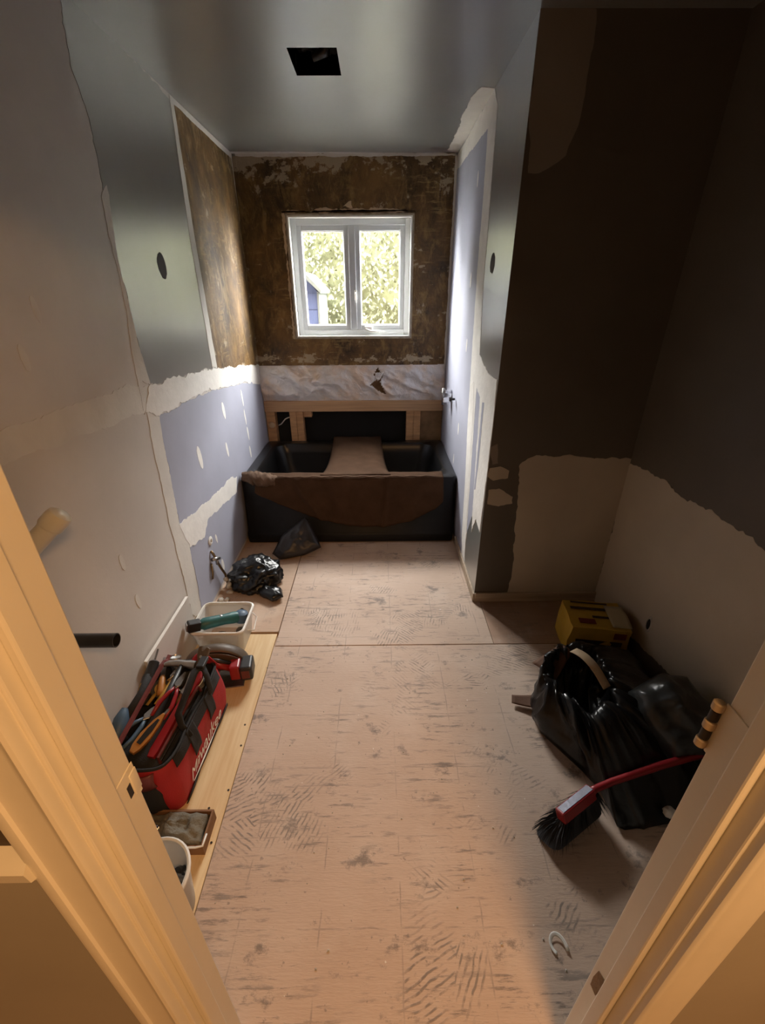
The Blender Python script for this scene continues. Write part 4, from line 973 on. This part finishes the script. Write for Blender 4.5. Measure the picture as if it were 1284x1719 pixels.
# chisel, screwdriver, wood handle, strap wrench
o = tool('screwdriver', 'screwdriver with worn brown handle in the bag centre', 'screwdriver', (.045, .02, BH + .0), (.060, .17, BH + .034))
bm = BM(); tube(bm, [(0, 0, 0), (.01, 0, 0), (.05, 0, 0), (.085, 0, 0), (.095, 0, 0)], [.009, .014, .015, .012, .008], 12); obj('handle', bm, 'wood_handle', o, True)
bm = BM(); tube(bm, [(.09, 0, 0), (.20, 0, 0)], .0035, 8); obj('shank', bm, 'steel', o)
o = tool('hacksaw_frame', 'thin maroon saw frame lying along the right rim inside the bag', 'saw', (.066, -.215, BH - .010), (.092, .06, BH + .020))
bm = BM(); tube(bm, [(0, 0, -.03), (0, 0, 0), (.27, 0, .0), (.275, 0, -.035)], .0055, 8); obj('frame', bm, 'dark_red', o)
bm = BM(); prism(bm, [(0, -.034), (.275, -.036), (.275, -.028), (0, -.026)], 'Y', -.0006, .0006); obj('blade', bm, 'steel', o)
o = tool('wood_chisel', 'chisel with amber handle beside the yellow pliers', 'chisel', (-.030, .045, BH + .02), (-.060, .16, BH + .030))
bm = BM(); tube(bm, [(0, 0, 0), (.012, 0, 0), (.07, 0, 0), (.085, 0, 0)], [.010, .014, .013, .008], 12); obj('handle', bm, 'orange', o, True)
bm = BM(); box(bm, (.085, -.009, -.0015), (.17, .009, .0015), .001, 1); obj('blade', bm, 'steel', o)
o = tool('adjustable_wrench', 'dark steel adjustable wrench standing near the far end handle', 'wrench', (.055, .06, BH - .02), (.085, .21, BH + .085))
bm = BM(); prism(bm, [(0, -.010), (.15, -.008), (.17, -.024), (.20, -.026), (.205, -.012), (.185, -.002), (.185, .006), (.205, .012), (.20, .024), (.17, .020), (.15, .008), (0, .010)], 'Z', -.006, .006, .0015); obj('body', bm, 'saw_body', o)
bm = BM(); lathe(bm, [(.006, -.008), (.006, .008)], 12, (.165, .0, 0)); obj('worm_screw', bm, 'steel', o)
o = thing('tool_filler', 'dark leather pouch lying under the tools in the red bag', 'pouch', bagpt(0, 0, .15), math.radians(-8), GRP)
obj('pouch', pillow([(-.09, -.22), (.09, -.22), (.09, .20), (-.09, .20)], .055, wr=.02, ws=9, seed=6), 'black_fabric', o, True)

# tray with rags ---------------------------------------------------------
ty = thing('tool_tray', 'shallow wooden tray of grey rags in front of the red bag', 'tray', (-.70, .798, ZP))
bm = BM(); box(bm, (-.13, -.055, 0), (.13, .055, .006)); box(bm, (-.13, -.055, .006), (-.124, .055, .050)); box(bm, (.124, -.055, .006), (.13, .055, .050)); box(bm, (-.124, .049, .006), (.124, .055, .050)); box(bm, (-.124, -.055, .006), (.124, -.049, .046))
obj('box', bm, 'wood_handle', ty)
bm = BM(); tube(bm, [(.0, -.058, .048), (.110, -.058, .050), (.131, -.054, .050), (.132, -.02, .052)], .0032, 8); obj('white_edge', bm, 'white_plastic', ty, True)
rg = obj('rag', pillow([(-.12, -.045), (.0, -.048), (.118, -.044), (.118, .044), (.0, .048), (-.12, .044)], .020, n_r=14, wr=.030, ws=13, seed=8, sub=10), 'rag', None, True); rg.location = (-.70, .798, .031)
tag(rg, 'crumpled grey rag filling the shallow tray', 'rag')
sk = thing('socket', 'small shiny chrome socket resting on the grey rag', 'socket', (-.735, .775, .058), (0, .5, .4))
bm = BM(); lathe(bm, [(.009, 0), (.012, .002), (.012, .022), (.010, .024), (.008, .012), (.001, .012)], 14, close=True); obj('socket_body', bm, 'chrome', sk, 40)
# round bucket
bk = thing('plastic_bucket', 'white plastic bucket of small parts beside the door jamb', 'bucket', (-.628, .603, ZP))
bm = BM(); lathe(bm, [(.001, 0), (.072, 0), (.075, .004), (.092, .190), (.089, .190), (.072, .008), (.001, .007)], 36, close=True); obj('body', bm, 'clear_tub', bk, 40)
bm = BM(); lathe(bm, [(.090, .180), (.097, .181), (.099, .192), (.094, .197), (.089, .194), (.090, .180)], 36, close=True); obj('rim', bm, 'white_plastic', bk, 40)
rr = random.Random(5)
for lab, (dx, dy, dz), m_, k in (('grey steel pipe fitting on top of the parts in the white bucket', (.050, .030, .105), 'steel', .4),
                                 ('black plastic fitting against the inside of the white bucket', (.040, .055, .100), 'black_plastic', 1.3)):
    o = thing('pipe_fitting', lab, 'fitting', (-.628 + dx, .603 + dy, dz), (.5, .9, k))
    bm = BM(); tube(bm, [(-.022, 0, 0), (-.008, 0, 0), (-.008, 0, 0), (.022, 0, 0)], [.012, .012, .008, .008], 10); obj('fitting_body', bm, m_, o, 40)
st_ = obj('parts_fill', lathe(BM(), [(.001, .0), (.066, .0), (.074, .068), (.001, .078)], 20, close=True), 'black_plastic', bk)

# ================================================================== RIGHT SIDE
# yellow carton
yc = thing('carton', 'battered yellow carton with dark print by the recess corner', 'carton', (1.055, 1.655, -.001), math.radians(-9))
cw, cd, ch = .135, .105, .185
bm = BM()
def cart(x, y, z):
    return (x + .008 * fbm((x * 8, y * 8, z * 8 + 1)) , y + .008 * fbm((x * 8, y * 8 + 5, z * 8)), z + .006 * fbm((x * 8, y * 8, z * 8 + 9)) * (z > .02))
loops = []
for z in (0, .05, .10, .15, ch):
    lp = []
    for (xa, ya), (xb, yb) in (((-cw, -cd), (cw, -cd)), ((cw, -cd), (cw, cd)), ((cw, cd), (-cw, cd)), ((-cw, cd), (-cw, -cd))):
        for j in range(5): lp.append(cart(xa + (xb - xa) * j / 5, ya + (yb - ya) * j / 5, z))
    loops.append(lp)
loft(bm, loops, cap0=True, cap1=True); obj('box', bm, 'yellow_card', yc)
def pr_top(x0, x1, y0, y1, mat, lift=.004):
    obj('print', box(BM(), (x0, y0, ch + lift), (x1, y1, ch + lift + .0012)), mat, yc)
def pr_front(x0, x1, z0, z1, mat, lift=.004):
    obj('print', box(BM(), (x0, -cd - lift - .0012, z0), (x1, -cd - lift, z1)), mat, yc)
pr_top(-.10, .075, .078, .090, 'print_dark'); pr_top(-.11, .085, .030, .048, 'print_dark'); pr_top(-.02, .085, -.030, -.014, 'print_dark'); pr_top(-.09, -.015, -.075, -.040, 'print_red')
pr_front(.06, .115, .135, .170, 'print_red'); pr_front(-.105, .105, .090, .118, 'print_dark'); pr_front(-.115, .10, .070, .078, 'print_red'); pr_front(-.13, .12, .035, .062, 'print_dark')
bm = BM(); grid(bm, 6, 6, lambda u, v: (.055 + .085 * u, .07 - .16 * v, ch + .006 + .012 * math.sin(PI * v) * u)); solidify(obj('tape_flap', bm, 'tape', yc, True), .0008)
# big black garbage bag
bb = thing('garbage_bag', 'large open black garbage bag slumped on the floor by the right wall', 'garbage bag', (.93, 1.17, -.001))
OUT = [(-.295, .06), (-.285, -.02), (-.235, -.10), (-.19, -.17), (-.15, -.24), (-.140, -.36), (-.06, -.375), (.06, -.35), (.18, -.31), (.27, -.20), (.285, .05), (.27, .26), (.17, .335), (.05, .345), (-.08, .31), (-.19, .23), (-.265, .14)]
dens = []
for i in range(len(OUT)):
    a, b = Vector(OUT[i]), Vector(OUT[(i+1) % len(OUT)])
    for j in range(8): dens.append(a.lerp(b, j / 8))
mc = Vector((-.115, .095)); cc = Vector((.01, -.01))
lv = [(z * .74, s, k) for z, s, k in [(.0, .98, 0), (.012, 1.0, 0), (.05, 1.02, .02), (.10, 1.0, .06), (.15, .95, .12), (.20, .86, .25), (.245, .75, .45), (.275, .64, .65), (.295, .54, .85), (.300, .47, 1.0), (.290, .42, 1.0), (.24, .40, 1.0), (.16, .40, 1.0), (.10, .36, 1.0)]]
bm = BM(); LP = []
for i, (z, s, k) in enumerate(lv):
    c2 = cc.lerp(mc, k); lp = []
    for p in dens:
        d = (p - cc); a = math.atan2(d.y, d.x)
        q = c2 + d * s
        n = d.normalized()
        w = (.030 * (ridged((math.cos(a) * 2.6, math.sin(a) * 2.6, z * 5), 4) - 1.0) + .020 * fbm((math.cos(a) * 4, math.sin(a) * 4, z * 9 + 4))) * min(1, z * 14)
        zz = z * (1 + .0) + (.045 * fbm((math.cos(a) * 1.8 + 3, math.sin(a) * 1.8, .5)) + .02 * ridged((math.cos(a) * 3, math.sin(a) * 3, 2)) - .02) * min(1, max(0, (z - .07) * 6))
        # front tail of the bag lies lower
        low = max(0, min(1, (-q.y - .12) / .24)); zz *= (1 - .72 * low) * (1 - .10 * max(0, min(1, (q.y - .12) / .15)))
        lp.append((q.x + n.x * w, q.y + n.y * w, max(zz, 0)))
    LP.append(lp)
loft(bm, LP, cap0=True, cap1=True)
bbm = obj('bag_skin', bm, 'bag', bb, True)
# smoky plastic bag beside it, against the wall
gp = obj('plastic_sheet', pillow([(-.10, -.13), (.06, -.17), (.13, -.10), (.13, .10), (.05, .14), (-.09, .12), (-.12, .02)], .095, wr=.034, ws=7, seed=11), 'bag_grey', None, True)
gp.location = (1.072, 1.075, .203); gp.rotation_euler = (.35, -.25, .2)
tag(gp, 'glossy smoke grey plastic sheet crumpled on top of the large black bag', 'plastic sheet')
# brown cardboard scraps and pale strip
bm = BM(); grid(bm, 10, 6, lambda u, v: (-.075 + .15 * u, (v - .5) * (.035 + .04 * u), .010 + .028 * u * u + .01 * v))
cb1 = solidify(obj('cardboard_scrap', bm, 'cardboard', None, True), .002); cb1.location = (.640, 1.285, .006); cb1.rotation_euler = (0, 0, -.25)
tag(cb1, 'brown torn cardboard scrap poking out at the left of the black bag', 'cardboard')
bm = BM(); grid(bm, 8, 8, lambda u, v: (-.07 + .14 * u, (v - .5) * .12 * (1 - .5 * u), .01 + .05 * u + .012 * math.sin(4 * v)))
cb2 = solidify(obj('cardboard_scrap', bm, 'cardboard', None, True), .002); cb2.location = (.77, 1.41, .115); cb2.rotation_euler = (.2, -.2, .6)
tag(cb2, 'brown cardboard flap standing in the mouth of the black bag', 'cardboard')
p0_, p1_ = Vector((.80, 1.335, .245)), Vector((.885, 1.19, .215))
bm = BM(); grid(bm, 14, 2, lambda u, v: (p0_.x + (p1_.x - p0_.x) * u + (v - .5) * .036, p0_.y + (p1_.y - p0_.y) * u + (v - .5) * .018, p0_.z + .045 * math.sin(PI * (u * .8 + .2)) - .03 * u))
ws_ = solidify(obj('wood_strip', bm, 'tape_wood', None, True), .0022)
tag(ws_, 'pale curled wood strip arching over the black bag mouth', 'wood strip')
# dust brush
HB0, HB1 = Vector((.572, .790, .092)), Vector((.705, .862, .105))
br = thing('dust_brush', 'red dust brush with black bristles lying against the black bag', 'brush', tuple(HB0), aim(HB0, HB1, -.40))
bm = BM(); box(bm, (0, -.018, -.020), (.150, .018, .020), .005); obj('head_block', bm, 'red_plastic', br)
obj('head_sticker', box(BM(), (.008, -.013, .0202), (.145, .013, .0212), .0004, 1), 'label_sheen', br)
inv = br.rotation_euler.to_matrix().inverted()
def loc_(p): return inv @ (Vector(p) - HB0)
bm = BM(); tube(bm, [(.145, 0, 0), (.165, 0, 0), loc_((.78, .885, .118)), loc_((.95, .918, .148)), loc_((1.14, .945, .185))], [.014, .0115, .0115, .0125, .013], 12); obj('handle', bm, 'red_plastic', br, True)
rr = random.Random(9); vs, fc = [], []
for k in range(1500):
    x = rr.uniform(.004, .168); y = rr.uniform(-.015, .018)
    tip = Vector((x + (x - .09) * .55 - .035 + rr.uniform(-.014, .014), y * 3.2 + .020 + rr.uniform(-.03, .03), -.016 - rr.uniform(.045, .066)))
    a = Vector((x, y, -.012)); d = (tip - a); sd = d.cross(Vector((rr.uniform(-1, 1), rr.uniform(-1, 1), .2))).normalized() * .0011
    b0 = len(vs); mid = a.lerp(tip, .55) + Vector((0, .004, .004)); vs += [a - sd, a + sd, mid + sd, mid - sd, tip]
    fc += [(b0, b0 + 1, b0 + 2, b0 + 3), (b0 + 3, b0 + 2, b0 + 4)]
me = bpy.data.meshes.new('bristles'); me.from_pydata(vs, [], fc); obj('bristles', me, 'bristle', br, kind='stuff')
bm = BM(); loft(bm, [[(x, y, -.012) for x, y in ring_pts(.083, .017, .012, 3, .086, .001)], [(x, y, -.068) for x, y in ring_pts(.115, .050, .03, 3, .048, .022)]], cap0=True, cap1=True); obj('bristle_core', bm, 'bristle', br)
# small scraps
def scrap(name, label, loc, n, f, mat='white_paper'):
    bm = BM(); grid(bm, n, 3, f); o = solidify(obj(name, bm, mat, None, True), .0008); o.location = loc; tag(o, label, 'paper scrap'); return o
(sx_, sy2), = [(0.486,0.501)]
scrap('paper_scrap', 'white curled paper scrap on the bare floor near the right jamb', (sx_, sy2, .001), 14, lambda u, v: ((.016 + .009 * v) * math.cos(4.2 * u) - .006, (.022 + .010 * v) * math.sin(4.2 * u) + .02 * u, .003 + .003 * v + .003 * math.sin(5 * u)))
wb2 = obj('paper_wad', blob(.018, .017, .016, 3.3, .3, 2, 3), 'white_paper', None, True); wb2.location = (.955, .82, .055)
tag(wb2, 'small crumpled white paper wad on the black bag beside the jamb', 'paper scrap')
rr = random.Random(21); vs, fc = [], []
for k in range(170):
    x, y = rr.uniform(-.5, 1.0), rr.uniform(.42, 2.55)
    if x > .50 and (y > 1.95 or y < 1.6): continue
    s_ = rr.uniform(.0012, .0036); b0 = len(vs)
    for q in ((-1, -1, 0), (1, -.8, 0), (.9, 1, 0), (-.8, .9, 0), (.1, 0, 1.1)): vs.append((x + q[0] * s_ * rr.uniform(.6, 1.3), y + q[1] * s_, .0005 + q[2] * s_))
    fc += [(b0, b0+1, b0+4), (b0+1, b0+2, b0+4), (b0+2, b0+3, b0+4), (b0+3, b0, b0+4), (b0+3, b0+2, b0+1, b0)]
me = bpy.data.meshes.new('plaster_crumbs'); me.from_pydata(vs, [], fc)
cr = obj('plaster_crumbs', me, 'gyp', None, kind='stuff'); tag(cr, 'tiny plaster crumbs scattered over the bare plywood floor', 'debris')
